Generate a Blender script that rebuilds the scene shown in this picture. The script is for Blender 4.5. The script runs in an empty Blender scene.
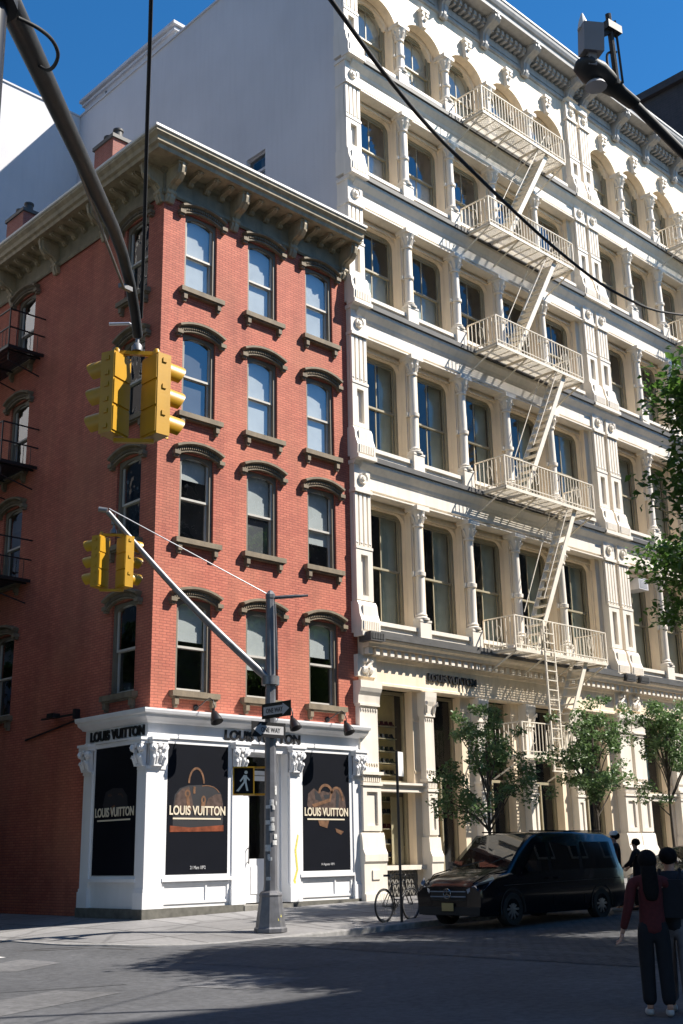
import bpy, bmesh, math, random
from mathutils import Vector, Matrix
R = math.radians
random.seed(7)
sc = bpy.context.scene
COL = sc.collection

# ------------------------------------------------------------------ mesh collector
class MB:
    def __init__(s): s.v = []; s.f = []
    def add(s, vs, fs):
        n = len(s.v); s.v += [tuple(p) for p in vs]; s.f += [tuple(i + n for i in f) for f in fs]; return s
    def box(s, x0, x1, y0, y1, z0, z1):
        return s.add([(x0,y0,z0),(x1,y0,z0),(x1,y1,z0),(x0,y1,z0),(x0,y0,z1),(x1,y0,z1),(x1,y1,z1),(x0,y1,z1)],
                     [(0,3,2,1),(4,5,6,7),(0,1,5,4),(1,2,6,5),(2,3,7,6),(3,0,4,7)])
    def bar(s, p, q, w, h=None, up=(0,0,1)):
        h = h or w; p, q = Vector(p), Vector(q); d = (q-p).normalized(); up = Vector(up)
        if abs(d.dot(up)) > .98: up = Vector((0,1,0))
        a = d.cross(up).normalized()*(w/2); b = a.cross(d).normalized()*(h/2)
        return s.add([p-a-b,p+a-b,p+a+b,p-a+b,q-a-b,q+a-b,q+a+b,q-a+b],
                     [(0,1,2,3),(7,6,5,4),(0,4,5,1),(1,5,6,2),(2,6,7,3),(3,7,4,0)])
    def tube(s, pts, r, n=8, cap=True):
        pts = [Vector(p) for p in pts]; m = len(pts)
        rs = r if isinstance(r, (list, tuple)) else [r]*m
        vs = []; fs = []; ref = None
        for i, p in enumerate(pts):
            d = (pts[min(i+1,m-1)]-pts[max(i-1,0)]).normalized()
            if ref is None:
                ref = Vector((0,0,1)) if abs(d.z) < .9 else Vector((1,0,0))
            a = d.cross(ref).normalized(); b = a.cross(d).normalized(); ref = b
            for k in range(n):
                t = 2*math.pi*k/n; vs.append(p+(a*math.cos(t)+b*math.sin(t))*rs[i])
        for i in range(m-1):
            for k in range(n):
                fs.append((i*n+k, i*n+(k+1)%n, (i+1)*n+(k+1)%n, (i+1)*n+k))
        if cap: fs.append(tuple(range(n))[::-1]); fs.append(tuple((m-1)*n+k for k in range(n)))
        return s.add(vs, fs)
    def lathe(s, prof, c=(0,0,0), n=16, axis='z', cap=True):
        vs = []; fs = []; m = len(prof)
        for (r, h) in prof:
            for k in range(n):
                t = 2*math.pi*k/n; a, b = r*math.cos(t), r*math.sin(t)
                p = (a,b,h) if axis == 'z' else ((a,h,b) if axis == 'y' else (h,a,b))
                vs.append((c[0]+p[0], c[1]+p[1], c[2]+p[2]))
        for i in range(m-1):
            for k in range(n): fs.append((i*n+k, i*n+(k+1)%n, (i+1)*n+(k+1)%n, (i+1)*n+k))
        if cap: fs.append(tuple(range(n))[::-1]); fs.append(tuple((m-1)*n+k for k in range(n)))
        return s.add(vs, fs)
    def prism(s, poly, y0, y1, plane='xz'):
        n = len(poly)
        def P(a, b, h): return (a,h,b) if plane == 'xz' else ((h,a,b) if plane == 'yz' else (a,b,h))
        vs = [P(a,b,y0) for a,b in poly]+[P(a,b,y1) for a,b in poly]
        fs = [tuple(range(n)), tuple(range(n,2*n))[::-1]]+[(i,i+n,(i+1)%n+n,(i+1)%n) for i in range(n)]
        return s.add(vs, fs)
    def sweep_x(s, prof, x0, x1):           # profile of (out, z) along x on a wall facing -y
        return s.prism([(-o, z) for o, z in prof], x0, x1, 'yz')
    def wall(s, u0, u1, z0, z1, holes, place, t, depth_dir, opentop=False):
        us = sorted({u0,u1,*[h[0] for h in holes],*[h[1] for h in holes]}); zs = sorted({z0,z1,*[h[2] for h in holes],*[h[3] for h in holes]})
        us = [u for u in us if u0 <= u <= u1]; zs = [z for z in zs if z0 <= z <= z1]
        dd = Vector(depth_dir)*t
        for i in range(len(us)-1):
            for j in range(len(zs)-1):
                cu, cz = (us[i]+us[i+1])/2, (zs[j]+zs[j+1])/2
                if any(h[0] < cu < h[1] and h[2] < cz < h[3] for h in holes): continue
                q = [Vector(place(us[i],zs[j])),Vector(place(us[i+1],zs[j])),Vector(place(us[i+1],zs[j+1])),Vector(place(us[i],zs[j+1]))]
                s.add(q+[p+dd for p in q], [(0,1,2,3),(7,6,5,4)])
        for h in list(holes)+([] if opentop else [(u0,u1,z0,z1)]):
            q = [Vector(place(h[0],h[2])),Vector(place(h[1],h[2])),Vector(place(h[1],h[3])),Vector(place(h[0],h[3]))]
            s.add(q+[p+dd for p in q], [(0,4,5,1),(1,5,6,2),(3,7,4,0)]+([] if opentop else [(2,6,7,3)]))
        return s
    def xf(s, M, start=0):
        s.v[start:] = [tuple(M @ Vector(p)) for p in s.v[start:]]; return s
    def build(s, name, mat, parent=None, loc=None, smooth=None, rot=None, label=None, fixn=True):
        me = bpy.data.meshes.new(name); me.from_pydata(s.v, [], s.f)
        if fixn:
            bm = bmesh.new(); bm.from_mesh(me); bmesh.ops.recalc_face_normals(bm, faces=bm.faces); bm.to_mesh(me); bm.free()
        me.materials.append(mat)
        if smooth:
            me.polygons.foreach_set('use_smooth', [True]*len(me.polygons))
            try: me.set_sharp_from_angle(angle=R(smooth))
            except Exception: pass
        o = bpy.data.objects.new(name, me); COL.objects.link(o)
        if loc: o.location = loc
        if rot: o.rotation_euler = rot
        if parent: o.parent = parent
        if label: o['label'] = label
        return o

def tag(o, label, cat, group=None, kind=None):
    o['label'] = label; o['category'] = cat
    if group: o['group'] = group
    if kind: o['kind'] = kind
    return o
def thing(name, label, cat, loc=(0,0,0), rz=0, group=None):
    o = bpy.data.objects.new(name, None); COL.objects.link(o); o.location = loc; o.rotation_euler = (0,0,rz)
    o.empty_display_size = .2
    return tag(o, label, cat, group)
def kids(o): return [c for c in bpy.data.objects if c.parent == o]
def dup(o, parent=None, loc=None, rz=None):
    c = o.copy(); COL.objects.link(c)
    if parent: c.parent = parent
    if loc is not None: c.location = loc
    if rz is not None: c.rotation_euler = (0,0,rz)
    for k in kids(o): dup(k, c)
    return c

# ------------------------------------------------------------------ materials
MATS = {}
def M(name, col, rough=.6, var=.12, scale=2.5, bump=0., bscale=60, metal=0., streak=0., spec=.5, coat=0.):
    m = bpy.data.materials.new(name); m.use_nodes = True; nt = m.node_tree; N = nt.nodes; L = nt.links
    b = N['Principled BSDF']; b.inputs['Roughness'].default_value = rough; b.inputs['Metallic'].default_value = metal
    b.inputs['Specular IOR Level'].default_value = spec; b.inputs['Coat Weight'].default_value = coat
    g = N.new('ShaderNodeNewGeometry')
    n1 = N.new('ShaderNodeTexNoise'); n1.inputs['Scale'].default_value = scale; n1.inputs['Detail'].default_value = 6
    L.new(g.outputs['Position'], n1.inputs['Vector'])
    mr = N.new('ShaderNodeMapRange'); mr.inputs[1].default_value = .3; mr.inputs[2].default_value = .7
    mr.inputs[3].default_value = 1-var; mr.inputs[4].default_value = 1+var
    L.new(n1.outputs['Fac'], mr.inputs[0])
    mx = N.new('ShaderNodeVectorMath'); mx.operation = 'SCALE'; mx.inputs[0].default_value = col
    L.new(mr.outputs[0], mx.inputs['Scale']); out = mx.outputs[0]
    if streak:
        mp = N.new('ShaderNodeMapping'); mp.inputs['Scale'].default_value = (5,5,.35)
        L.new(g.outputs['Position'], mp.inputs[0])
        n2 = N.new('ShaderNodeTexNoise'); n2.inputs['Scale'].default_value = 1.3; n2.inputs['Detail'].default_value = 5
        L.new(mp.outputs[0], n2.inputs['Vector'])
        m2 = N.new('ShaderNodeMapRange'); m2.inputs[1].default_value = .45; m2.inputs[2].default_value = .75
        m2.inputs[3].default_value = 1; m2.inputs[4].default_value = 1-streak
        L.new(n2.outputs['Fac'], m2.inputs[0])
        s2 = N.new('ShaderNodeVectorMath'); s2.operation = 'SCALE'
        L.new(out, s2.inputs[0]); L.new(m2.outputs[0], s2.inputs['Scale']); out = s2.outputs[0]
    L.new(out, b.inputs['Base Color'])
    if bump:
        n3 = N.new('ShaderNodeTexNoise'); n3.inputs['Scale'].default_value = bscale; n3.inputs['Detail'].default_value = 4
        L.new(g.outputs['Position'], n3.inputs['Vector'])
        bp = N.new('ShaderNodeBump'); bp.inputs['Strength'].default_value = bump; bp.inputs['Distance'].default_value = .02
        L.new(n3.outputs['Fac'], bp.inputs['Height']); L.new(bp.outputs[0], b.inputs['Normal'])
    MATS[name] = m; return m

def brick_mat(name, c1, c2, mortar, bw=.205, bh=.068):
    m = M(name, c1, rough=.8); nt = m.node_tree; N = nt.nodes; L = nt.links; b = N['Principled BSDF']
    g = N.new('ShaderNodeNewGeometry'); sp = N.new('ShaderNodeSeparateXYZ'); L.new(g.outputs['Position'], sp.inputs[0])
    ad = N.new('ShaderNodeMath'); L.new(sp.outputs[0], ad.inputs[0]); L.new(sp.outputs[1], ad.inputs[1])
    cb = N.new('ShaderNodeCombineXYZ'); L.new(ad.outputs[0], cb.inputs[0]); L.new(sp.outputs[2], cb.inputs[1])
    t = N.new('ShaderNodeTexBrick'); t.inputs['Scale'].default_value = 1
    t.inputs['Brick Width'].default_value = bw; t.inputs['Row Height'].default_value = bh
    t.inputs['Mortar Size'].default_value = .0085; t.inputs['Mortar Smooth'].default_value = .2; t.inputs['Bias'].default_value = 0.
    t.inputs['Color1'].default_value = (*c1,1); t.inputs['Color2'].default_value = (*c2,1); t.inputs['Mortar'].default_value = (*mortar,1)
    L.new(cb.outputs[0], t.inputs['Vector'])
    n1 = N.new('ShaderNodeTexNoise'); n1.inputs['Scale'].default_value = .7; n1.inputs['Detail'].default_value = 8; n1.inputs['Roughness'].default_value = .65
    L.new(g.outputs['Position'], n1.inputs['Vector'])
    mr = N.new('ShaderNodeMapRange'); mr.inputs[1].default_value = .3; mr.inputs[2].default_value = .7; mr.inputs[3].default_value = .82; mr.inputs[4].default_value = 1.15
    L.new(n1.outputs['Fac'], mr.inputs[0])
    mx = N.new('ShaderNodeVectorMath'); mx.operation = 'SCALE'; L.new(t.outputs['Color'], mx.inputs[0]); L.new(mr.outputs[0], mx.inputs['Scale'])
    mp = N.new('ShaderNodeMapping'); mp.inputs['Scale'].default_value = (2.2,2.2,.22); L.new(g.outputs['Position'], mp.inputs[0])
    n2 = N.new('ShaderNodeTexNoise'); n2.inputs['Scale'].default_value = 1.1; n2.inputs['Detail'].default_value = 7; n2.inputs['Roughness'].default_value = .6; L.new(mp.outputs[0], n2.inputs['Vector'])
    m2 = N.new('ShaderNodeMapRange'); m2.inputs[1].default_value = .42; m2.inputs[2].default_value = .72; m2.inputs[3].default_value = 1; m2.inputs[4].default_value = .74; L.new(n2.outputs['Fac'], m2.inputs[0])
    s2 = N.new('ShaderNodeVectorMath'); s2.operation = 'SCALE'; L.new(mx.outputs[0], s2.inputs[0]); L.new(m2.outputs[0], s2.inputs['Scale'])
    n3 = N.new('ShaderNodeTexNoise'); n3.inputs['Scale'].default_value = .45; n3.inputs['Detail'].default_value = 4; L.new(g.outputs['Position'], n3.inputs['Vector'])
    m3 = N.new('ShaderNodeMapRange'); m3.inputs[1].default_value = .45; m3.inputs[2].default_value = .7; m3.inputs[3].default_value = 0; m3.inputs[4].default_value = .35; L.new(n3.outputs['Fac'], m3.inputs[0])
    mc = N.new('ShaderNodeMix'); mc.data_type = 'RGBA'; mc.inputs[7].default_value = (c1[0]*.93,c1[1]*1.28,c1[2]*1.15,1); L.new(m3.outputs[0], mc.inputs[0]); L.new(s2.outputs[0], mc.inputs[6])
    L.new(mc.outputs[2], b.inputs['Base Color'])
    bp = N.new('ShaderNodeBump'); bp.inputs['Strength'].default_value = .6; bp.inputs['Distance'].default_value = .008; bp.invert = True
    L.new(t.outputs['Fac'], bp.inputs['Height']); L.new(bp.outputs[0], b.inputs['Normal'])
    return m

def glass_mat(name, tint=(.75,.82,.85), k=1.0, base=.06, wav=.015):
    m = bpy.data.materials.new(name); m.use_nodes = True; nt = m.node_tree; N = nt.nodes; L = nt.links
    N.remove(N['Principled BSDF']); out = N['Material Output']
    tr = N.new('ShaderNodeBsdfTransparent'); tr.inputs[0].default_value = (*tint,1)
    gl = N.new('ShaderNodeBsdfGlossy'); gl.inputs['Roughness'].default_value = .012
    g = N.new('ShaderNodeNewGeometry'); n1 = N.new('ShaderNodeTexNoise'); n1.inputs['Scale'].default_value = 1.6; n1.inputs['Detail'].default_value = 2
    L.new(g.outputs['Position'], n1.inputs['Vector'])
    bp = N.new('ShaderNodeBump'); bp.inputs['Strength'].default_value = .16; bp.inputs['Distance'].default_value = wav*4
    L.new(n1.outputs['Fac'], bp.inputs['Height']); L.new(bp.outputs[0], gl.inputs['Normal'])
    dt = N.new('ShaderNodeVectorMath'); dt.operation = 'DOT_PRODUCT'; L.new(g.outputs['Incoming'], dt.inputs[0]); L.new(g.outputs['Normal'], dt.inputs[1])
    ab = N.new('ShaderNodeMath'); ab.operation = 'ABSOLUTE'; L.new(dt.outputs['Value'], ab.inputs[0])
    om = N.new('ShaderNodeMath'); om.operation = 'SUBTRACT'; om.inputs[0].default_value = 1; L.new(ab.outputs[0], om.inputs[1])
    pw = N.new('ShaderNodeMath'); pw.operation = 'POWER'; pw.inputs[1].default_value = 5; L.new(om.outputs[0], pw.inputs[0])
    ma = N.new('ShaderNodeMath'); ma.operation = 'MULTIPLY_ADD'; ma.use_clamp = True
    ma.inputs[1].default_value = 1.6*k; ma.inputs[2].default_value = base+.06
    L.new(pw.outputs[0], ma.inputs[0])
    mx = N.new('ShaderNodeMixShader'); L.new(ma.outputs[0], mx.inputs[0]); L.new(tr.outputs[0], mx.inputs[1]); L.new(gl.outputs[0], mx.inputs[2])
    L.new(mx.outputs[0], out.inputs[0]); MATS[name] = m; return m

def emit_mat(name, col, s):
    m = bpy.data.materials.new(name); m.use_nodes = True; b = m.node_tree.nodes['Principled BSDF']
    b.inputs['Base Color'].default_value = (*col,1); b.inputs['Emission Color'].default_value = (*col,1); b.inputs['Emission Strength'].default_value = s
    return m

def ground_mat(name, col, grid=None, spots=.25, crack=True):
    m = M(name, col, rough=.9, var=.16, scale=.6, bump=.35, bscale=90, spec=.25); nt = m.node_tree; N = nt.nodes; L = nt.links; b = N['Principled BSDF']
    src = b.inputs['Base Color'].links[0].from_socket
    g = N.new('ShaderNodeNewGeometry')
    n = N.new('ShaderNodeTexNoise'); n.inputs['Scale'].default_value = 9; n.inputs['Detail'].default_value = 8; n.inputs['Roughness'].default_value = .7
    L.new(g.outputs['Position'], n.inputs['Vector'])
    mr = N.new('ShaderNodeMapRange'); mr.inputs[1].default_value = .32; mr.inputs[2].default_value = .68; mr.inputs[3].default_value = 1-spots; mr.inputs[4].default_value = 1+spots
    L.new(n.outputs['Fac'], mr.inputs[0])
    s = N.new('ShaderNodeVectorMath'); s.operation = 'SCALE'; L.new(src, s.inputs[0]); L.new(mr.outputs[0], s.inputs['Scale']); cur = s.outputs[0]
    if grid:
        t = N.new('ShaderNodeTexBrick'); t.offset = 0; t.inputs['Scale'].default_value = 1; t.inputs['Brick Width'].default_value = grid; t.inputs['Row Height'].default_value = grid
        t.inputs['Mortar Size'].default_value = .028; t.inputs['Mortar Smooth'].default_value = .2
        t.inputs['Color1'].default_value = (1,1,1,1); t.inputs['Color2'].default_value = (.82,.82,.82,1); t.inputs['Mortar'].default_value = (.35,.35,.35,1)
        L.new(g.outputs['Position'], t.inputs['Vector'])
        s = N.new('ShaderNodeVectorMath'); s.operation = 'MULTIPLY'; L.new(cur, s.inputs[0]); L.new(t.outputs['Color'], s.inputs[1]); cur = s.outputs[0]
    if crack:
        v = N.new('ShaderNodeTexVoronoi'); v.feature = 'DISTANCE_TO_EDGE'; v.inputs['Scale'].default_value = .33
        nz = N.new('ShaderNodeTexNoise'); nz.inputs['Scale'].default_value = 2.2; nz.inputs['Detail'].default_value = 5; L.new(g.outputs['Position'], nz.inputs['Vector'])
        mixv = N.new('ShaderNodeMix'); mixv.data_type = 'VECTOR'; mixv.inputs[0].default_value = .18
        L.new(g.outputs['Position'], mixv.inputs[4]); L.new(nz.outputs['Color'], mixv.inputs[5]); L.new(mixv.outputs[1], v.inputs['Vector'])
        mr2 = N.new('ShaderNodeMapRange'); mr2.inputs[1].default_value = .004; mr2.inputs[2].default_value = .02; mr2.inputs[3].default_value = .72; mr2.inputs[4].default_value = 1
        L.new(v.outputs['Distance'], mr2.inputs[0])
        s = N.new('ShaderNodeVectorMath'); s.operation = 'SCALE'; L.new(cur, s.inputs[0]); L.new(mr2.outputs[0], s.inputs['Scale']); cur = s.outputs[0]
    L.new(cur, b.inputs['Base Color']); return m

def leaf_mat(name, c1, c2, trans=.35):
    m = bpy.data.materials.new(name); m.use_nodes = True; nt = m.node_tree; N = nt.nodes; L = nt.links
    b = N['Principled BSDF']; b.inputs['Roughness'].default_value = .5
    g = N.new('ShaderNodeNewGeometry'); n = N.new('ShaderNodeTexNoise'); n.inputs['Scale'].default_value = 5; n.inputs['Detail'].default_value = 5
    L.new(g.outputs['Position'], n.inputs['Vector'])
    mr = N.new('ShaderNodeMapRange'); mr.inputs[1].default_value = .35; mr.inputs[2].default_value = .65; L.new(n.outputs['Fac'], mr.inputs[0])
    mx = N.new('ShaderNodeMix'); mx.data_type = 'RGBA'; mx.inputs[6].default_value = (*c1,1); mx.inputs[7].default_value = (*c2,1)
    L.new(mr.outputs[0], mx.inputs[0]); L.new(mx.outputs[2], b.inputs['Base Color'])
    t = N.new('ShaderNodeBsdfTranslucent'); L.new(mx.outputs[2], t.inputs[0])
    ms = N.new('ShaderNodeMixShader'); ms.inputs[0].default_value = trans
    L.new(b.outputs[0], ms.inputs[1]); L.new(t.outputs[0], ms.inputs[2]); L.new(ms.outputs[0], N['Material Output'].inputs[0])
    return m

m_brick = brick_mat('red_brick', (.53,.160,.100), (.44,.120,.076), (.27,.075,.055))
m_chim = brick_mat('chimney_brick', (.33,.10,.08), (.26,.075,.06), (.30,.17,.14))
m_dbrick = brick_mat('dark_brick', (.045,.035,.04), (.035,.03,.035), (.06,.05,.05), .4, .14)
m_brown = M('brownstone_trim', (.19,.15,.10), .75, .2, 4, .2, 40, streak=.25)
m_corn = M('cornice_paint', (.37,.305,.20), .6, .16, 3, .1, 40, streak=.3)
m_frieze = M('cornice_green', (.23,.20,.135), .6, .2, 3, .1, 40, streak=.25)
m_flash = M('roof_edge', (.72,.71,.68), .5, .08)
m_sash = M('window_frame', (.17,.145,.11), .55, .15)
m_sashl = M('window_sash_pale', (.46,.44,.40), .5, .1)
m_black = M('black_paint', (.012,.012,.014), .4, .2)
m_white = M('white_paint', (.76,.76,.77), .45, .04, 1.5, streak=.05)
m_plinth = M('dark_stone', (.11,.105,.09), .85, .3, 6, .3, 50)
m_step = M('step_stone', (.20,.19,.17), .85, .25, 5, .3, 50)
m_iron = M('cream_paint', (.82,.69,.52), .5, .07, 1.2, .05, 30, streak=.16)
m_ironw = M('cream_paint_light', (.75,.69,.60), .5, .06, 1.2, .05, 30, streak=.12)
m_cigrey = M('cornice_grey', (.40,.39,.375), .55, .1, 1.5, .05, 30, streak=.2)
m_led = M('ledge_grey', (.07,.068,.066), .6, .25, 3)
m_ciframe = M('olive_sash', (.30,.265,.18), .5, .1)
m_side = M('white_stucco', (.61,.61,.63), .85, .06, .35, .3, 25, streak=.04)
m_glass = glass_mat('window_glass', (.90,.94,.95), 1.4, .16)
m_glassd = glass_mat('window_glass_dark', (.74,.80,.78), 1.1, .03)
m_shop = glass_mat('shop_glass', (.93,.95,.95), .8, .0)
m_room = M('dark_room', (.02,.02,.022), .9, .1)
m_blind = M('window_blind', (.60,.61,.60), .8, .08)
m_blindd = M('window_screen', (.10,.10,.105), .8, .1)
m_curt = M('curtain', (.56,.57,.50), .9, .12)
m_yel = M('signal_yellow', (.47,.25,.006), .42, .06, 4, .03, 30, streak=.12)
m_steel = M('galvanised_steel', (.20,.20,.205), .45, .18, 6, .06, 40, .55, streak=.2)
m_pole = M('pole_grey', (.135,.135,.145), .5, .25, 5, .1, 30, .3, streak=.35)
m_polek = M('old_dark_steel', (.04,.042,.044), .55, .2, 6, .06, 40, .4)
m_alu = M('bare_aluminium', (.6,.6,.6), .35, .1, metal=.8)
m_rub = M('rubber', (.014,.014,.015), .7, .2)
m_poster = M('poster_black', (.004,.005,.009), .5, .1, spec=.15)
m_lens = M('signal_lens', (.05,.02,.015), .2, .2)
m_ltxt = M('sign_white', (.40,.40,.41), .5, .03)
m_gold = M('poster_letter', (.66,.58,.44), .5, .05)
m_bag = M('bag_canvas', (.075,.05,.042), .7, .45, 9, spec=.2)
m_bagtrim = M('bag_trim', (.15,.08,.045), .6, .4, 9, spec=.2)
m_bagdark = M('bag_inside', (.012,.012,.016), .6, .2)
m_bagglow = M('copper_strip', (.17,.045,.02), .6, .5, 6, spec=.2)
m_asph = ground_mat('asphalt', (.082,.084,.090), None, .3, False)
m_walk = ground_mat('concrete', (.225,.221,.222), 1.52, .13)
m_cob = ground_mat('cobbles', (.085,.088,.095), None, .25, False)
m_kerb = M('granite_kerb', (.24,.235,.23), .85, .25, 8, .2, 60)
m_paint = M('road_paint', (.62,.62,.60), .8, .25, 10)
m_car = M('black_car_paint', (.004,.0045,.007), .2, .05, coat=.3, spec=.3)
m_chrome = M('chrome', (.75,.75,.76), .12, .02, metal=1.)
m_carglass = glass_mat('car_glass', (.3,.34,.35), .45, .02, .0)
m_tyre = M('tyre', (.013,.013,.013), .8, .2)
m_rim = M('alloy_rim', (.33,.33,.34), .35, .05, metal=.8)
m_lampg = M('headlamp_glass', (.22,.26,.32), .12, .1, coat=.6)
m_plate = M('plate_yellow', (.32,.25,.10), .5, .05)
m_intr = M('car_interior', (.03,.03,.03), .9, .2)
m_bark = M('bark', (.085,.07,.055), .9, .3, 8, .5, 30)
m_leaf = leaf_mat('leaf_fresh', (.085,.15,.05), (.17,.27,.10))
m_leafd = leaf_mat('leaf_dark', (.045,.11,.022), (.12,.23,.04), .42)
m_skin = M('skin', (.50,.28,.20), .55, .05)
m_hair = M('dark_hair', (.009,.008,.008), .9, .3, 40, spec=.15)
m_red = M('dark_red_knit', (.075,.009,.010), .9, .2, 30)
m_navy = M('navy_cloth', (.016,.02,.028), .9, .2, 20)
m_trou = M('black_cloth', (.007,.007,.010), .9, .2, 20)
m_grey = M('pale_grey_cloth', (.15,.15,.165), .9, .15, 20)
m_shoe = M('white_shoe', (.40,.40,.4), .7, .1)
m_fe = M('fire_escape_cream', (.72,.655,.545), .5, .08, 4, streak=.12)
m_slate = M('loft_grey', (.10,.09,.085), .85, .15, .6, streak=.2)
m_shelf = M('shoe_shelf', (.74,.58,.30), .7, .15)
m_screen = M('tan_display', (.44,.38,.24), .7, .12)
m_orange = M('orange_panel', (.6,.12,.03), .6, .1)
m_stick = M('sticker_white', (.5,.5,.49), .7, .35, 30)
m_syel = M('sticker_yellow', (.62,.55,.10), .7, .3, 30)
m_box = M('antenna_grey', (.22,.22,.235), .5, .08)
m_gal = M('cabinet_grey', (.52,.52,.54), .5, .08)
m_roof = M('roof_felt', (.10,.10,.10), .95, .2)
m_walkman = emit_mat('walk_lamp', (.30,.36,.38), .10)

# ------------------------------------------------------------------ camera, world, sun
cam = bpy.data.cameras.new('camera'); co = bpy.data.objects.new('camera', cam); COL.objects.link(co); sc.camera = co
yaw, pitch, roll = R(44.1186), R(16.6524), R(-1.10055)
CP = Vector((-15.405, -22.3424, 1.19))
d = Vector((math.sin(yaw)*math.cos(pitch), math.cos(yaw)*math.cos(pitch), math.sin(pitch)))
r0 = Vector((math.cos(yaw), -math.sin(yaw), 0)); u0 = r0.cross(d)
rr = r0*math.cos(roll)+u0*math.sin(roll); uu = u0*math.cos(roll)-r0*math.sin(roll)
co.matrix_world = Matrix(((rr.x,uu.x,-d.x,CP.x),(rr.y,uu.y,-d.y,CP.y),(rr.z,uu.z,-d.z,CP.z),(0,0,0,1)))
cam.sensor_fit = 'VERTICAL'; cam.sensor_height = 24; cam.lens = 24*1157.59/1024; cam.clip_end = 3000; cam.clip_start = .05
F_ = 1157.59
def ray(px, py): return rr*((px-341.5)/F_)-uu*((py-512)/F_)+d
def atd(px, py, D): return CP+ray(px,py)*D          # real point on a photo ray at camera depth D

SEL, SAZ = R(47), R(47)
S = Vector((math.sin(SAZ)*math.cos(SEL), -math.cos(SAZ)*math.cos(SEL), math.sin(SEL)))
w = bpy.data.worlds.new('World'); sc.world = w; w.use_nodes = True
nt = w.node_tree; sky = nt.nodes.new('ShaderNodeTexSky'); sky.sky_type = 'NISHITA'; sky.sun_disc = False
sky.sun_elevation = SEL; sky.sun_rotation = math.atan2(S.x, S.y); sky.altitude = 300; sky.air_density = 1.1; sky.dust_density = 0; sky.ozone_density = 4.0
bg = nt.nodes['Background']; bg.inputs[1].default_value = .08; hs = nt.nodes.new('ShaderNodeHueSaturation'); hs.inputs['Saturation'].default_value = 1.3; nt.links.new(sky.outputs[0], hs.inputs['Color']); nt.links.new(hs.outputs[0], bg.inputs[0])
sl = bpy.data.lights.new('sun', 'SUN'); sl.energy = 5.0; sl.angle = R(.53); sl.color = (1,.93,.83)
so = bpy.data.objects.new('sun', sl); COL.objects.link(so); so.rotation_euler = (-S).to_track_quat('-Z','Y').to_euler(); so.location = (10,-20,40)
sc.view_settings.view_transform = 'Standard'; sc.view_settings.look = 'None'; sc.view_settings.exposure = 1.0; sc.view_settings.gamma = 1
sc.cycles.max_bounces = 8; sc.cycles.transparent_max_bounces = 12; sc.cycles.diffuse_bounces = 5; sc.cycles.glossy_bounces = 3
sc.cycles.use_denoising = True; sc.cycles.sample_clamp_indirect = 6

# ------------------------------------------------------------------ ground
def gz(x, y):
    dd = max(-y, -x, 0.); return .022*min(max(x,-6.),60.)-.05*min(dd,4.5)
def rz_(x, y):
    k = min(max((x-.1)/1.3,0.),1.) if y < 3 else min((y-3)/2.,1.)
    return gz(x,y)-.015-.105*k
mb = MB(); xs = [-600,-200,-80]+[i*1.0-40 for i in range(0,111)]+[120,250,600]; ys = [-600,-200,-80]+[-45+i*1.0 for i in range(0,81)]+[80,200,600]
for y in ys:
    for x in xs: mb.v.append((x,y,rz_(x,y) if (x <= 0 or y <= 0) else -.15))
nx = len(xs)
mb.f = [(j*nx+i,j*nx+i+1,(j+1)*nx+i+1,(j+1)*nx+i) for j in range(len(ys)-1) for i in range(nx-1)]
o = mb.build('road', m_asph, smooth=30, fixn=False); o['kind'] = 'structure'
# pavement round the corner, with a granite kerb
def path():
    P = []
    for i in range(41): P.append(((0,40-i*1.0),(-3.4,40-i*1.0)))
    P = [p for p in P if p[1][1] > -2.0]
    P.append(((0,-0.),(-3.4,-2.0)))
    for a in range(1,10):
        t = R(a*10); P.append(((0,0),(-.8-2.6*math.cos(t),-2.0-2.6*math.sin(t))))
    for i in range(0,71): P.append(((float(i),0),(float(i) if i else -.0,-4.6)))
    return P
P = path(); mb = MB(); kb = MB(); n = 8
for (a,b) in P:
    for k in range(n+1):
        t = k/n*.965; x, y = a[0]+(b[0]-a[0])*t, a[1]+(b[1]-a[1])*t; mb.v.append((x,y,gz(x,y)))
for i in range(len(P)-1):
    for k in range(n): mb.f.append((i*(n+1)+k,i*(n+1)+k+1,(i+1)*(n+1)+k+1,(i+1)*(n+1)+k))
o = mb.build('sidewalk', m_walk, fixn=False); o['kind'] = 'structure'
for (a,b) in P:
    A, B = Vector((*a,0)), Vector((*b,0)); dl = (B-A).normalized(); q = A+(B-A)*.965
    for p, dz in ((q,-.2),(q,.004),(B,.004),(B+dl*.01,-.02),(B+dl*.02,-.4)): kb.v.append((p.x,p.y,gz(p.x,p.y)+dz))
for i in range(len(P)-1):
    for k in range(4): kb.f.append((i*5+k,i*5+k+1,(i+1)*5+k+1,(i+1)*5+k))
o = kb.build('kerb', m_kerb, fixn=False); o['kind'] = 'structure'
# far-side pavement of the front street
mb = MB()
for i in range(0,61):
    x = 1.0+i
    for y in (-18.0,-22.0): mb.v.append((x,y,gz(x,y)))
    mb.v.append((x,-17.98,gz(x,-18)-.2))
for i in range(60): mb.f += [(i*3,i*3+1,i*3+4,i*3+3),(i*3+2,i*3,i*3+3,i*3+5)]
o = mb.build('sidewalk', m_walk, fixn=False); o['kind'] = 'structure'
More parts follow.
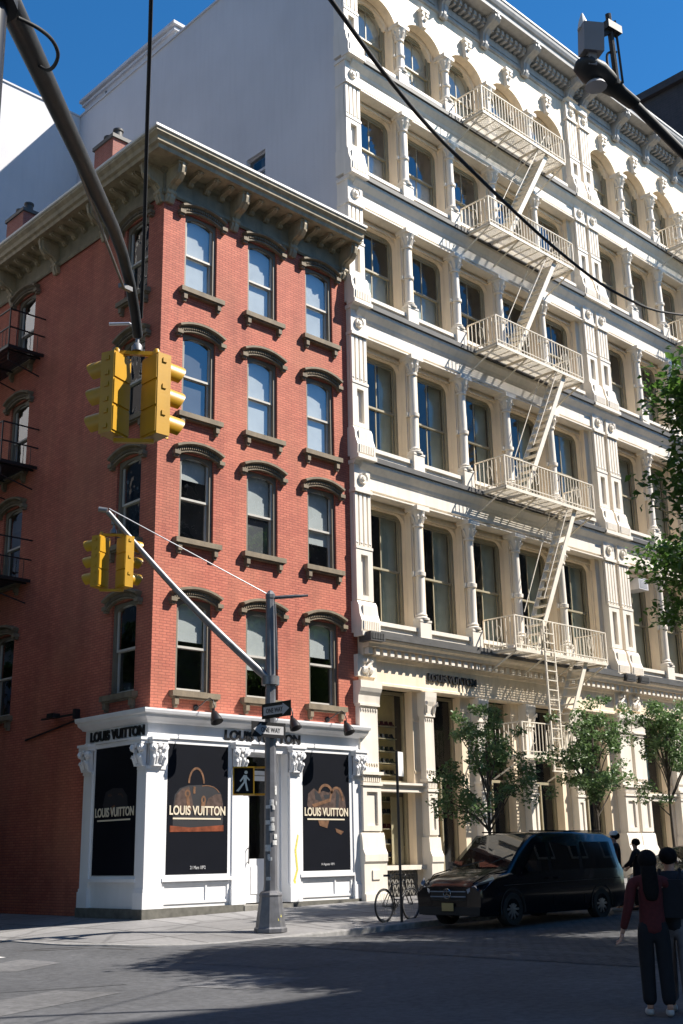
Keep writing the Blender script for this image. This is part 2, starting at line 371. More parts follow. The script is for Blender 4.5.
# stone-sett carriageway of the front street
mb = MB(); ni, nj = 60, 26
for j in range(nj+1):
    for i in range(ni+1):
        x, y = -1.2+i*1.0, -17.9+j*(13.2/nj); mb.v.append((x,y,rz_(x,y)+.006))
mb.f = [(j*(ni+1)+i,j*(ni+1)+i+1,(j+1)*(ni+1)+i+1,(j+1)*(ni+1)+i) for j in range(nj) for i in range(ni)]
nt_ = m_cob.node_tree; bs = nt_.nodes['Principled BSDF']; g_ = nt_.nodes.new('ShaderNodeNewGeometry'); t_ = nt_.nodes.new('ShaderNodeTexBrick')
mp_ = nt_.nodes.new('ShaderNodeMapping'); mp_.inputs['Rotation'].default_value = (0,0,R(90)); nt_.links.new(g_.outputs['Position'],mp_.inputs[0]); nt_.links.new(mp_.outputs[0],t_.inputs['Vector'])
for k_,v_ in (('Scale',1),('Brick Width',.26),('Row Height',.16),('Mortar Size',.014),('Mortar Smooth',.6)): t_.inputs[k_].default_value = v_
t_.inputs['Color1'].default_value = (1,1,1,1); t_.inputs['Color2'].default_value = (.7,.7,.7,1); t_.inputs['Mortar'].default_value = (.4,.4,.4,1)
src_ = bs.inputs['Base Color'].links[0].from_socket; m_ = nt_.nodes.new('ShaderNodeVectorMath'); m_.operation = 'MULTIPLY'
nt_.links.new(src_,m_.inputs[0]); nt_.links.new(t_.outputs['Color'],m_.inputs[1]); nt_.links.new(m_.outputs[0],bs.inputs['Base Color'])
bp_ = nt_.nodes.new('ShaderNodeBump'); bp_.invert = True; bp_.inputs['Strength'].default_value = .8; bp_.inputs['Distance'].default_value = .03; nt_.links.new(t_.outputs['Fac'],bp_.inputs['Height']); nt_.links.new(bp_.outputs[0],bs.inputs['Normal'])
o = mb.build('cobbled_road', m_cob, fixn=False); o['kind'] = 'structure'
# crossing bars painted on the left street
mb = MB()
for i in range(4):
    x = -4.75-i*1.25
    q = [(x,-.7),(x-.34,-.7),(x-.42,-2.9),(x-.08,-2.9)]
    mb.add([(a,b,rz_(a,b)+.006) for a,b in q],[(0,1,2,3)])
o = mb.build('crosswalk', m_paint, fixn=False); o['kind'] = 'structure'
mb = MB()   # tar seams
def strip(p0, p1, wdt, mbx, h=.005, n=14, wob=.03):
    p0, p1 = Vector((*p0,0)), Vector((*p1,0)); dl = (p1-p0).normalized(); sd = Vector((-dl.y,dl.x,0)); vs=[]; base=len(mbx.v)
    for i in range(n+1):
        p = p0.lerp(p1,i/n)+sd*random.uniform(-wob,wob)
        for s_ in (-1,1):
            q = p+sd*s_*wdt/2*random.uniform(.7,1.2); vs.append((q.x,q.y,rz_(q.x,q.y)+h))
    mbx.add(vs,[(2*i,2*i+1,2*i+3,2*i+2) for i in range(n)])
strip((-3.9,-2.2),(-1.2,-6.1),.05,mb); strip((-4.3,-2.0),(-1.6,-6.4),.05,mb)
def quadpatch(mbx, cx, cy, a, w_, l_, h=.004):
    ca, sa = math.cos(a), math.sin(a); n = 6
    for i in range(n):
        for j in range(n):
            vs = []
            for (u,v) in ((i,j),(i+1,j),(i+1,j+1),(i,j+1)):
                x, y = (u/n-.5)*w_, (v/n-.5)*l_; x, y = cx+x*ca-y*sa, cy+x*sa+y*ca; vs.append((x,y,rz_(x,y)+h))
            mbx.add(vs,[(0,1,2,3)])
o = mb.build('tar_seam', m_led, fixn=False); o['kind'] = 'structure'

for (cx,cy,a,w_,l_,mm) in ((-5.2,-4.3,.5,2.3,1.1,0),(-3.2,-7.6,.1,1.2,3.0,1),(-6.6,-7.4,-.3,1.7,1.5,1),(-8.0,-9.2,.4,2.6,1.0,0),(-5.0,-9.6,.2,1.3,1.2,0)):
    mb = MB(); quadpatch(mb,cx,cy,a,w_,l_); o = mb.build('road_patch', ground_mat('asphalt_patch', (.075,.077,.083) if mm else (.122,.122,.126), None, .3, False), fixn=False); o['kind'] = 'structure'

# ------------------------------------------------------------------ lettering
def text(s, mat, parent, w_, h_, loc, rot, name='lettering', ext=.004, bold=.012):
    cu = bpy.data.curves.new(name,'FONT'); cu.body = s; cu.size = 1; cu.extrude = ext; cu.offset = bold; cu.align_x = 'LEFT'
    t = bpy.data.objects.new(name, cu); COL.objects.link(t); bpy.context.view_layer.update()
    me = bpy.data.meshes.new_from_object(t.evaluated_get(bpy.context.evaluated_depsgraph_get()))
    bpy.data.objects.remove(t); bpy.data.curves.remove(cu)
    xs_ = [v.co.x for v in me.vertices]; ys_ = [v.co.y for v in me.vertices]; x0,x1,y0,y1 = min(xs_),max(xs_),min(ys_),max(ys_)
    for v in me.vertices:
        v.co.x = ((v.co.x-x0)/(x1-x0)-.5)*w_; v.co.y = ((v.co.y-y0)/(y1-y0)-.5)*h_
    me.materials.clear(); me.materials.append(mat)
    o = bpy.data.objects.new(name, me); COL.objects.link(o); o.location = loc; o.rotation_euler = rot
    if parent: o.parent = parent
    return o
RF = (R(90),0,0); RL = (R(90),0,R(-90))
# ------------------------------------------------------------------ brick corner building
BB = thing('brick_building', 'four-storey red brick corner building with white painted shopfront, bracketed cornice and arched window hoods', 'building')
DEP = 14.0; BX = 6.78
FX = [1.22, 3.36, 5.50]; LY = [1.2, 7.1]
SZ = [5.03, 8.75, 12.03, 15.50]; WW = .53; WH = 2.25
mb = MB()
holes = [(x-WW,x+WW,z,z+WH) for x in FX for z in SZ]
mb.wall(0,BX,4.3,18.2,holes,lambda u,z:(u,0,z),.30,(0,1,0))
holes = [(y-WW,y+WW,z,z+WH) for y in LY for z in SZ]
mb.wall(.30,DEP,4.3,18.2,holes,lambda u,z:(0,u,z),.30,(1,0,0))
mb.box(0,.3,2.5,DEP,-.4,4.3); mb.box(0,BX,DEP,DEP+.3,-.4,18.2)
mb.build('wall', m_brick, BB)
mb = MB(); mb.box(.32,BX-.02,.32,DEP,18.15,18.4); mb.box(.02,BX-.02,.02,DEP,18.2,18.95)
for z in (4.6,8.3,11.7,15.1): mb.box(.32,BX-.02,.32,DEP-.02,z-.1,z+.05)
mb.box(BX-.1,BX-.02,.31,DEP,0,18.3); mb.box(2.35,2.4,.31,DEP-.05,4.7,18.1); mb.box(4.45,4.5,.31,DEP-.05,4.7,18.1); mb.box(.31,BX-.12,4.2,4.25,4.7,18.1)
mb.build('roof', m_roof, BB)

def arc_pts(wd, rise, n=12):
    r = (wd*wd/4+rise*rise)/(2*rise); out = []
    a = math.asin(wd/2/r)
    for i in range(n+1):
        t = -a+2*a*i/n; out.append((r*math.sin(t), r*math.cos(t)-r+rise, t))
    return out
def arc_sweep(mb, wd, rise, z0, prof, n=12):        # prof: closed list of (out, radial offset)
    A = arc_pts(wd, rise, n); m = len(prof); vs = []; fs = []
    for (x,z,t) in A:
        for (o_,rd) in prof: vs.append((x+rd*math.sin(t),-o_,z0+z+rd*math.cos(t)))
    for i in range(n):
        for k in range(m): fs.append((i*m+k,i*m+(k+1)%m,(i+1)*m+(k+1)%m,(i+1)*m+k))
    fs.append(tuple(range(m))); fs.append(tuple(n*m+k for k in range(m))[::-1]); mb.add(vs,fs)

def brick_window():
    mb = MB(); W=WW-.004
    mb.box(-W,-W+.085,.06,.2,0,WH-.01); mb.box(W-.085,W,.06,.2,0,WH-.01); mb.box(-W+.085,W-.085,.06,.22,0.0,.05)
    # arched head board
    A = arc_pts(2*(W-.085),.13,10); poly = [(-W+.085,WH-.01),(W-.085,WH-.01)]+[(x,z+WH-.20) for x,z,t in reversed(A)]
    mb.prism(poly,.06,.2,'xz')
    win = mb.build('window', m_sash, BB)
    si = MB(); si.box(-.70,.70,-.17,.05,-.13,0); si.box(-.66,.66,-.12,0,-.17,-.13)
    for s_ in (-1,1):
        si.box(s_*.55-.055,s_*.55+.055,-.13,0,-.32,-.17); si.box(s_*.55-.04,s_*.55+.04,-.09,0,-.39,-.32)
    si.build('sill', m_brown, win)
    hd = MB()
    arc_sweep(hd,1.28,.15,WH-.10,[(0,0),(.10,0),(.10,.04),(.08,.05),(.09,.14),(.17,.17),(.20,.18),(.20,.235),(.14,.25),(0,.25)])
    for x,z,t in arc_pts(1.24,.145,22):
        hd.bar((x+.10*math.sin(t),-.10,WH-.10+z+.06*math.cos(t)),(x+.14*math.sin(t),-.10,WH-.10+z+.13*math.cos(t)),.03,.06,(0,1,0))
    for s_ in (-1,1):
        hd.box(s_*.70-.085,s_*.70+.085,-.15,0,WH-.13,WH-.03); hd.box(s_*.70-.06,s_*.70+.06,-.11,0,WH-.19,WH-.13)
    hd.build('hood', m_brown, win)
    sa = MB()
    for (z0,z1,y) in ((.05,1.10,.165),(1.06,WH-.06,.115)):
        sa.box(-W+.085,-W+.135,y,y+.045,z0,z1); sa.box(W-.135,W-.085,y,y+.045,z0,z1); sa.box(-W+.135,W-.135,y,y+.045,z0,z0+.055); sa.box(-W+.135,W-.135,y,y+.045,z1-.05,z1)
    sa.build('sash', m_sashl, win)
    gl = MB(); gl.add([(-.40,.19,.08),(.40,.19,.08),(.40,.19,1.08),(-.40,.19,1.08)],[(0,1,2,3)]).add([(-.40,.14,1.09),(.40,.14,1.09),(.40,.14,2.2),(-.40,.14,2.2)],[(0,1,2,3)])
    gl.build('pane', m_glass, win)
    return win
def add_blind(win, lo, mat):
    mb = MB(); mb.box(-.42,.42,.235,.245,lo,2.2); b = mb.build('blind', mat, win)
w0 = brick_window(); first = True
lows = [[1.25,.75,1.3],[1.0,.9,.7],[.1,.12,.05],[.06,.06,.06]]
for j,z in enumerate(SZ):
    for i,x in enumerate(FX):
        o = w0 if first else None
        if o is None:
            o = w0.copy(); COL.objects.link(o); o.parent = BB
            for k in W0K: c = k.copy(); COL.objects.link(c); c.parent = o
        else: W0K = kids(w0)
        first = False; o.location = (x,0,z)
        lo = lows[j][i]
        if (j,i) == (1,0): add_blind(o,1.62,m_blind)
        elif (j,i) == (1,1): add_blind(o,1.05,m_blind); mb = MB(); mb.box(-.42,.42,.25,.26,.05,1.0); mb.build('insect_screen', m_blindd, o)
        elif (j,i) == (2,0): add_blind(o,.05,m_blindd)
        elif j == 3 or j == 2: add_blind(o,.07,m_blind)
        else: add_blind(o,lo,m_blind)
    for y in LY:
        o = w0.copy(); COL.objects.link(o); o.parent = BB; o.location = (0,y,z); o.rotation_euler = (0,0,R(-90))
        for k in W0K:
            if k.name.startswith('blind'): continue
            c = k.copy(); COL.objects.link(c); c.parent = o
# main cornice: mitred run round the corner
def corner_sweep(prof, yend, xend, close=True):
    mb = MB(); m = len(prof); vs = []
    for (o_,z) in prof: vs += [(-o_,yend,z),(-o_,-o_,z),(xend,-o_,z)]
    fs = []
    for k in range(m if close else m-1):
        a, b = k, (k+1)%m
        fs += [(3*a,3*a+1,3*b+1,3*b),(3*a+1,3*a+2,3*b+2,3*b+1)]
    if close: fs += [tuple(3*k for k in range(m)), tuple(3*k+2 for k in range(m))[::-1]]
    return mb.add(vs,fs)
corner_sweep([(0,18.05),(.05,18.0),(.09,18.05),(.09,18.14),(.05,18.17),(.05,18.62),(.12,18.66),(.16,18.74),(0,18.74)],DEP,6.62).build('frieze', m_frieze, BB)
corner_sweep([(0,18.74),(.74,18.76),(.76,18.86),(.83,18.90),(.85,19.02),(.94,19.10),(.94,19.17),(0,19.2)],DEP,6.60).build('cornice', m_corn, BB)
corner_sweep([(0,19.21),(.95,19.175),(.98,19.19),(.98,19.255),(.1,19.29),(0,19.29)],DEP,6.62).build('roof_edge', m_flash, BB)
def bracket(wd, dp, h):
    pr = [(0,0),(.05,0),(.10*dp/.5,-.0)]
    pr = [(0,-h),(.06*dp/.5,-h),(.11*dp/.5,-h*.86),(.12*dp/.5,-h*.62),(.2*dp/.5,-h*.52),(.36*dp/.5,-h*.46),(.47*dp/.5,-h*.32),(dp,-h*.16),(dp,0),(0,0)]
    b = MB(); b.prism([(-o_,z) for o_,z in pr],-wd/2,wd/2,'yz')
    pr2 = [(o_*1.08+.015,z*1.02) for o_,z in pr]
    b.prism([(-o_,z) for o_,z in pr2],-wd*.16,wd*.16,'yz')
    b.box(-wd*.6,wd*.6,-dp*1.06,0,-.05,-.001); b.lathe([(.01,-wd*.56),(h*.11,-wd*.54),(h*.11,wd*.54),(.01,wd*.56)],(0,-dp*.66,-h*.26),10,'x'); b.lathe([(.01,-wd*.56),(h*.07,-wd*.54),(h*.07,wd*.54),(.01,wd*.56)],(0,-dp*.2,-h*.72),10,'x')
    return b
big = bracket(.25,.60,.95); small = bracket(.16,.50,.25)
bo = big.build('bracket', m_corn, BB, (.13,-.0,18.745)); so_ = small.build('modillion', m_corn, BB, (.75,-.05,18.745))
def put(o, x, y, z, rz=0): c = o.copy(); COL.objects.link(c); c.parent = o.parent; c.location = (x,y,z); c.rotation_euler = (0,0,rz); return c
for x in (2.28,4.42,6.44): put(bo,x,0,18.745)
for x in (1.3,1.8,2.85,3.4,3.9,4.98,5.5,5.98): put(so_,x,-.05,18.745)
for y in (.13,2.75,5.35,7.95,10.6): put(bo,0,y,18.745,R(-90))
for k in range(5):
    for j in range(1,5): 
        y = .13+2.61*k+j*.525
        if y < 13: put(so_,-.05,y,18.745,R(-90))
# chimneys
def chimney(y, loc_h, ln):
    b = MB(); b.box(.5,1.15,y-ln/2,y+ln/2,18.9,loc_h); ch = b.build('chimney', m_chim, BB)
    b = MB(); b.box(.45,1.2,y-ln/2-.06,y+ln/2+.06,loc_h,loc_h+.12); b.build('cap', m_led, ch)
    for k in (-1,1):
        q = MB(); q.lathe([(.01,0),(.15,0),(.13,.30),(.16,.32),(.16,.38),(.01,.38)],(.82,y+k*ln*.25,loc_h+.12),12); q.build('pot', m_led, ch, smooth=40)
chimney(3.95,21.75,1.0); chimney(9.25,21.65,1.1)

# ---- shopfront (white), front and return
sf = MB()
sf.box(-.06,BX,-.06,.2,.2,4.28); sf.box(-.06,.2,.2,2.5,.2,4.28)
# door recess is cut by building the front backing from pieces
sf = MB()
sf.box(-.06,2.72,-.06,.2,.2,4.28); sf.box(4.15,BX-.005,-.06,.2,.2,4.28); sf.box(2.72,4.15,-.06,.2,3.72,4.28); sf.box(-.06,.2,.2,2.5,.2,4.28)
sf.box(2.72,2.78,.2,.75,.2,3.72); sf.box(4.09,4.15,.2,.75,.2,3.72); sf.box(2.72,4.15,.2,.75,3.72,3.8)
SFR = sf.build('shopfront', m_white, BB)
for x0,x1 in ((-.124,.36),(2.34,2.70),(4.17,4.50),(6.36,BX-.01)):
    mb = MB(); mb.box(x0,x1,-.13,-.06,.62,3.2); mb.box(x0-.03,x1+.03,-.17,-.06,.2,.55); mb.box(x0-.015,x1+.015,-.15,-.06,.55,.62); mb.box(x0-.02,x1+.02,-.15,-.06,3.2,3.27)
    mb.build('pilaster', m_white, SFR)
for a,b in ((-.129,.20),(2.12,2.48)):
    mb = MB(); mb.box(-.13,-.06,a,b,.62,3.2); mb.box(-.17,-.06,a-.03 if a>0 else -.168,b+.03,.2,.55); mb.box(-.15,-.06,a-.015 if a>0 else -.148,b+.015,.55,.62); mb.box(-.15,-.06,a-.02 if a > 0 else -.149,b+.02,3.2,3.27)
    mb.build('pilaster', m_white, SFR)
# ornate capitals
def capital():
    b = MB(); b.box(-.17,.17,-.12,0,.0,.05); b.box(-.15,.15,-.10,0,.05,.5); b.box(-.21,.21,-.19,0,.5,.58); b.box(-.24,.24,-.22,0,.58,.64)
    for s_ in (-1,1):
        b.lathe([(.02,-.21),(.085,-.2),(.1,-.15),(.085,-.1),(.02,-.09)],(s_*.15,0,.41),10,'y'); b.tube([(s_*.15,-.15,.5),(s_*.17,-.2,.41),(s_*.12,-.21,.36)],[.03,.05,.03],6)
        for k,(xx,zz) in enumerate(((.06,.12),(.13,.08),(.0,.2),(.1,.25))):
            b.tube([(s_*xx,-.1,zz-.05),(s_*xx*1.1,-.14,zz+.08),(s_*xx*1.25,-.19,zz+.13),(s_*xx*1.3,-.2,zz+.09)],[.045,.05,.04,.015],6)
    b.lathe([(.01,-.22),(.05,-.21),(.06,-.17),(.01,-.1)],(0,0,.46),10,'y')
    return b
co_ = capital().build('capital', m_white, SFR, (.12,-.10,3.27), smooth=50)
for x in (2.52,4.33,6.55): put(co_,x,-.10,3.27)
for y in (.08,2.30): put(co_,-.10,y,3.27,R(-90))
# raised panels and poster frames
for a,b in ((.36,2.34),(4.50,6.36)):
    mb = MB()
    for (p,q,r_,s_) in ((a,a+.11,.84,3.9),(b-.11,b,.84,3.9),(a+.11,b-.11,.84,.90),(a+.11,b-.11,3.80,3.9)): mb.box(p,q,-.10,-.06,r_,s_)
    mb.box(a,b,-.15,-.06,.76,.84); mb.box(a+.05,a+.10,-.085,-.06,.28,.72); mb.box(b-.10,b-.05,-.085,-.06,.28,.72); mb.box(a+.10,b-.10,-.085,-.06,.28,.33); mb.box(a+.10,b-.10,-.085,-.06,.67,.72)
    mb.box((a+b)/2+.26,(a+b)/2+.30,-.085,-.06,.33,.67)
    mb.build('poster_frame', m_white, SFR)
mb = MB()
for (p,q,r_,s_) in ((.20,.28,.84,3.9),(2.04,2.12,.84,3.9),(.28,2.04,.84,.89),(.28,2.04,3.8,3.9)): mb.box(-.10,-.06,p,q,r_,s_)
mb.box(-.15,-.06,.20,2.12,.76,.84)
mb.build('poster_frame', m_white, SFR)
corner_sweep([(.06,3.91),(.14,3.91),(.14,3.95),(.11,3.97),(.11,4.24),(.14,4.26),(.06,4.26)],2.5,BX-.01).build('fascia', m_white, SFR)
corner_sweep([(.0,4.26),(.16,4.26),(.20,4.30),(.30,4.36),(.32,4.42),(.38,4.44),(.40,4.50),(.40,4.54),(0,4.60)],2.58,BX+.04).build('shop_cornice', m_white, SFR)
mb = MB(); mb.box(-.18,2.68,-.18,.2,-.4,.2); mb.box(-.18,.2,.2,2.54,-.4,.2); mb.build('plinth', m_plinth, SFR)
mb = MB(); mb.box(4.2,BX,-.18,.2,-.4,.2); mb.build('plinth', m_plinth, SFR)
mb = MB(); mb.box(2.68,4.2,-.20,.75,-.4,.17); mb.box(.2,BX,.2,.6,-.4,.16); mb.build('doorstep', m_step, SFR)
# door
mb = MB()
Y0 = .42
mb.box(2.78,2.84,Y0,Y0+.1,.18,3.22); mb.box(3.12,3.19,Y0,Y0+.1,.18,3.22); mb.box(4.03,4.09,Y0,Y0+.1,.18,3.22); mb.box(2.78,4.09,Y0-.03,Y0+.1,3.22,3.32); mb.box(2.78,4.09,Y0,Y0+.1,3.66,3.72)
mb.box(2.84,3.12,Y0+.02,Y0+.08,.18,1.2); mb.build('door_frame', m_white, SFR)
mb = MB(); mb.box(3.20,3.31,Y0+.01,Y0+.07,.2,3.2); mb.box(3.91,4.02,Y0+.01,Y0+.07,.2,3.2); mb.box(3.31,3.91,Y0+.01,Y0+.07,3.08,3.2); mb.box(3.31,3.91,Y0+.02,Y0+.06,.2,1.22); mb.box(3.38,3.84,Y0+.005,Y0+.02,.4,1.05)
dr = mb.build('door', m_white, BB)
b2 = MB(); b2.tube([(3.26,Y0-.05,1.1),(3.26,Y0-.06,1.5)],.014,8).bar((3.26,Y0+.02,1.14),(3.26,Y0-.05,1.14),.02).bar((3.26,Y0+.02,1.46),(3.26,Y0-.05,1.46),.02); b2.build('handle', m_black, dr, smooth=40)
b2 = MB(); b2.add([(3.31,Y0+.04,1.22),(3.91,Y0+.04,1.22),(3.91,Y0+.04,3.08),(3.31,Y0+.04,3.08)],[(0,1,2,3)]); b2.build('pane', m_shop, dr)
b2 = MB(); b2.add([(2.84,Y0+.05,1.2),(3.12,Y0+.05,1.2),(3.12,Y0+.05,3.22),(2.84,Y0+.05,3.22)],[(0,1,2,3)]).add([(2.84,Y0+.05,3.32),(4.03,Y0+.05,3.32),(4.03,Y0+.05,3.66),(2.84,Y0+.05,3.66)],[(0,1,2,3)]); b2.build('side_pane', m_shop, SFR)
mb = MB(); mb.box(.31,BX-.12,1.6,1.62,-.1,4.4); mb.box(2.3,2.34,.6,1.6,0,4.3); mb.box(4.5,4.54,.6,1.6,0,4.3); mb.box(2.3,4.54,.76,1.6,.1,.14); mb.build('shop_interior', m_room, SFR)
# posters: black sheets with a brown leather bag
def poster(uc, wd, kind, loc, rot):
    mb = MB(); mb.box(-wd/2,wd/2,0,.012,-1.44,1.44); p = mb.build('poster', m_poster, BB, loc, rot=rot)
    def flat(polys, mat, name, h):
        b = MB()
        for pl in polys: b.add([(x,-h,z) for x,z in pl],[tuple(range(len(pl)))])
        return b.build(name, mat, p)
    def ring(cx,cz,rx,rz,wd_,a0,a1,n=22):
        o1=[];o2=[]
        for i in range(n+1):
            t=R(a0+(a1-a0)*i/n); o1.append((cx+rx*math.cos(t),cz+rz*math.sin(t))); o2.append((cx+(rx-wd_)*math.cos(t),cz+(rz-wd_)*math.sin(t)))
        return [[o1[i],o1[i+1],o2[i+1],o2[i]] for i in range(n)]
    if kind == 'bag':
        body = [(-.70,.02),(-.66,.30),(-.52,.45),(-.30,.52),(.10,.54),(.46,.52),(.66,.38),(.74,.14),(.74,-.3),(.70,-.46),(-.70,-.46)]
        flat([[(x,z) for x,z in body]], m_bagdark,'bag_print',.003)
        flat([[(-.68,.02),(-.62,.30),(-.46,.44),(-.26,.5),(-.16,.2),(-.12,-.02),(-.3,-.1)],[(.20,.0),(.30,.24),(.52,.34),(.68,.34),(.73,.12),(.72,-.1),(.4,-.16)]], m_bag,'bag_print',.005)
        flat(ring(-.05,.56,.24,.38,.05,2,178)+ring(.25,.30,.40,.24,.022,20,110)+ring(-.30,.34,.08,.09,.045,0,360)+ring(.16,.20,.07,.10,.05,0,360), m_bagtrim,'bag_print',.007)
        flat([[(-.34,.26),(-.26,.26),(-.20,-.02),(-.30,-.05)],[(.10,.14),(.22,.18),(.20,-.06),(.06,-.08)],[(-.14,.34),(-.08,.34),(-.08,.50),(-.14,.50)]], m_bagtrim,'bag_print',.009)
        flat([[(-.78,-.52),(.76,-.50),(.76,-.36),(-.2,-.42),(-.78,-.38)]], m_bagglow,'bag_print',.006)
    elif kind == 'bag2':
        flat([[(-.66,.14),(-.62,.42),(-.42,.56),(-.25,.46),(-.1,.50),(.1,.46),(.26,.60),(.5,.60),(.66,.36),(.70,.0),(.5,-.1),(-.5,-.1)]], m_bag,'bag_print',.003)
        flat([[(-.40,.50),(-.22,.40),(-.14,.24),(-.38,.28)],[(.36,.52),(.46,.40),(.42,.02),(.32,.06)],[(-.1,.40),(.2,.42),(.16,.34),(-.05,.30)]], m_bagdark,'bag_print',.005)
        flat(ring(-.02,.42,.26,.26,.07,5,175)+ring(.36,.20,.26,.42,.06,10,170), m_bagtrim,'bag_print',.007)
        flat([[(-.5,.16),(.14,.32),(.16,.24),(-.44,.08)],[(-.3,-.22),(.1,-.2),(.02,-.42),(-.24,-.36)],[(.3,-.42),(.6,-.5),(.5,-.58),(.34,-.52)]], m_bagtrim,'bag_print',.008)
    else:
        flat([[(-.5,.14),(-.4,.42),(-.1,.5),(.3,.48),(.5,.3),(.55,.0),(.3,-.1),(-.4,-.1)]], m_bagdark,'bag_print',.003)
        flat(ring(-.22,.30,.10,.08,.06,20,150)+ring(.2,.22,.16,.16,.04,20,120), m_bag,'bag_print',.006)
        flat([[(-.18,.06),(.0,.12),(.04,-.06),(-.16,-.08)]], m_bagtrim,'bag_print',.006)
    z = .0 if kind != 'bag2' else .02
    text('LOUIS VUITTON', m_gold, p, wd*.91, .21, (0,-.012,z-.04), RF, bold=.024)
    flat([[(-wd*.40,z-.24),(wd*.38,z-.24),(wd*.38,z-.205),(-wd*.40,z-.205)]], m_gold,'underline',.012)
    if kind != 'side': text({'bag':'21 Mars 1892','bag2':'14 Agosto 1891'}[kind], m_ltxt, p, .44, .075, (.02,-.012,-1.30), RF, bold=.01)
    return p
poster(0,1.76,'bag',(1.35,-.09,2.35),(0,0,0)); poster(0,1.66,'bag2',(5.43,-.09,2.35),(0,0,0)); poster(0,1.75,'side',(-.09,1.16,2.35),(0,0,R(-90)))
text('LOUIS VUITTON', m_black, BB, 2.42, .235, (3.30,-.135,4.085), RF, bold=.03, ext=.02)
text('LOUIS VUITTON', m_black, BB, 2.25, .235, (-.135,1.12,4.085), RL, bold=.03, ext=.02)
# graffiti streak of yellow paint on the white pilaster
mb = MB(); mb.add([(4.28,-.134,.25),(4.40,-.134,.4),(4.33,-.134,.7),(4.42,-.134,.95),(4.36,-.134,1.4),(4.44,-.134,1.75),(4.40,-.134,1.78),(4.30,-.134,1.4),(4.36,-.134,.95),(4.26,-.134,.7),(4.33,-.134,.42),(4.22,-.134,.27)],[tuple(range(12))]); mb.build('paint_streak', m_syel, SFR)
# goose-neck lamps
def gooseneck(x, y, rz):
    b = MB(); b.lathe([(.01,0),(.07,0),(.07,-.04),(.01,-.05)],(0,0,0),12,'y'); b.tube([(0,-.03,0),(0,-.20,.04),(0,-.42,.14),(0,-.56,.17),(0,-.68,.10),(0,-.73,-.05),(0,-.73,-.18)],.014,8)
    l = b.build('wall_lamp', m_black, BB, (x,y,4.68), smooth=50, rot=(0,0,rz))
    b = MB(); b.lathe([(.03,.12),(.05,.04),(.07,.02),(.13,-.14),(.15,-.24),(.14,-.24),(.02,-.10)],(0,0,0),16)
    b.xf(Matrix.Translation((0,-.73,-.2)) @ Matrix.Rotation(R(-28),4,'X')); b.build('shade', m_black, l, smooth=50)
for x in (1.30,3.74,5.58): gooseneck(x,-.0,0)
mb = MB(); mb.box(-.14,0,3.0,3.12,4.62,4.86).bar((-.08,3.1,4.74),(-.14,4.6,4.74),.05).box(-.24,-.04,3.9,4.2,4.72,4.84); mb.bar((-.03,2.9,4.62),(-.03,5.6,4.3),.035); mb.build('flag_bracket', m_black, BB)
# black iron fire escape on the side wall
FE = MB(); platz = [8.68,11.96,15.42]
fe = None
for z in platz:
    b = MB(); y0,y1,x1 = 5.9,11.6,-1.12
    for k in range(60): yy = y0+(y1-y0)*k/59; b.bar((0,yy,z),(x1,yy,z),.05,.02)
    for k in range(9): xx = x1*k/8; b.bar((xx,y0,z+.015),(xx,y1,z+.015),.04,.012)
    b.bar((x1,y0,z-.03),(x1,y1,z-.03),.03,.09).bar((0,y0,z-.03),(x1,y0,z-.03),.03,.09)
    for yy in (6.1,7.5,8.9,10.3): b.bar((x1+.08,yy,z-.06),(0,yy,z-.06),.03,.05).bar((x1+.12,yy,z-.06),(x1+.12,yy,z-.38),.025).bar((x1+.12,yy,z-.38),(0,yy,z-.62),.03)
    f = b.build('fire_escape', m_black, BB)
    b = MB()
    for h in (.56,1.12): b.bar((x1,y0,z+h),(x1,y1,z+h),.035,.035).bar((0,y0,z+h),(x1,y0,z+h),.035,.035)
    for yy in (y0,7.3,8.7,10.1,y1): b.bar((x1,yy,z-.05),(x1,yy,z+1.12),.035)
    for k in range(30): yy = y0+(y1-y0)*k/29; b.bar((x1,yy,z),(x1,yy,z+.52),.014)
    for k in range(1,5): b.bar((x1*k/5,y0,z),(x1*k/5,y0,z+.52),.014)
    b.build('railing', m_black, f)
    if z < 15:
        zt = {8.68:11.96,11.96:15.42}[z]; b = MB()
        for s_ in (-.22,-.72): b.bar((s_,11.0,z),(s_,9.3,zt),.03,.14)
        for k in range(1,13): t=k/13; b.box(-.72,-.22,11.0-1.7*t-.1,11.0-1.7*t+.1,z+(zt-z)*t-.012,z+(zt-z)*t+.012)
        b.build('stair', m_black, f)
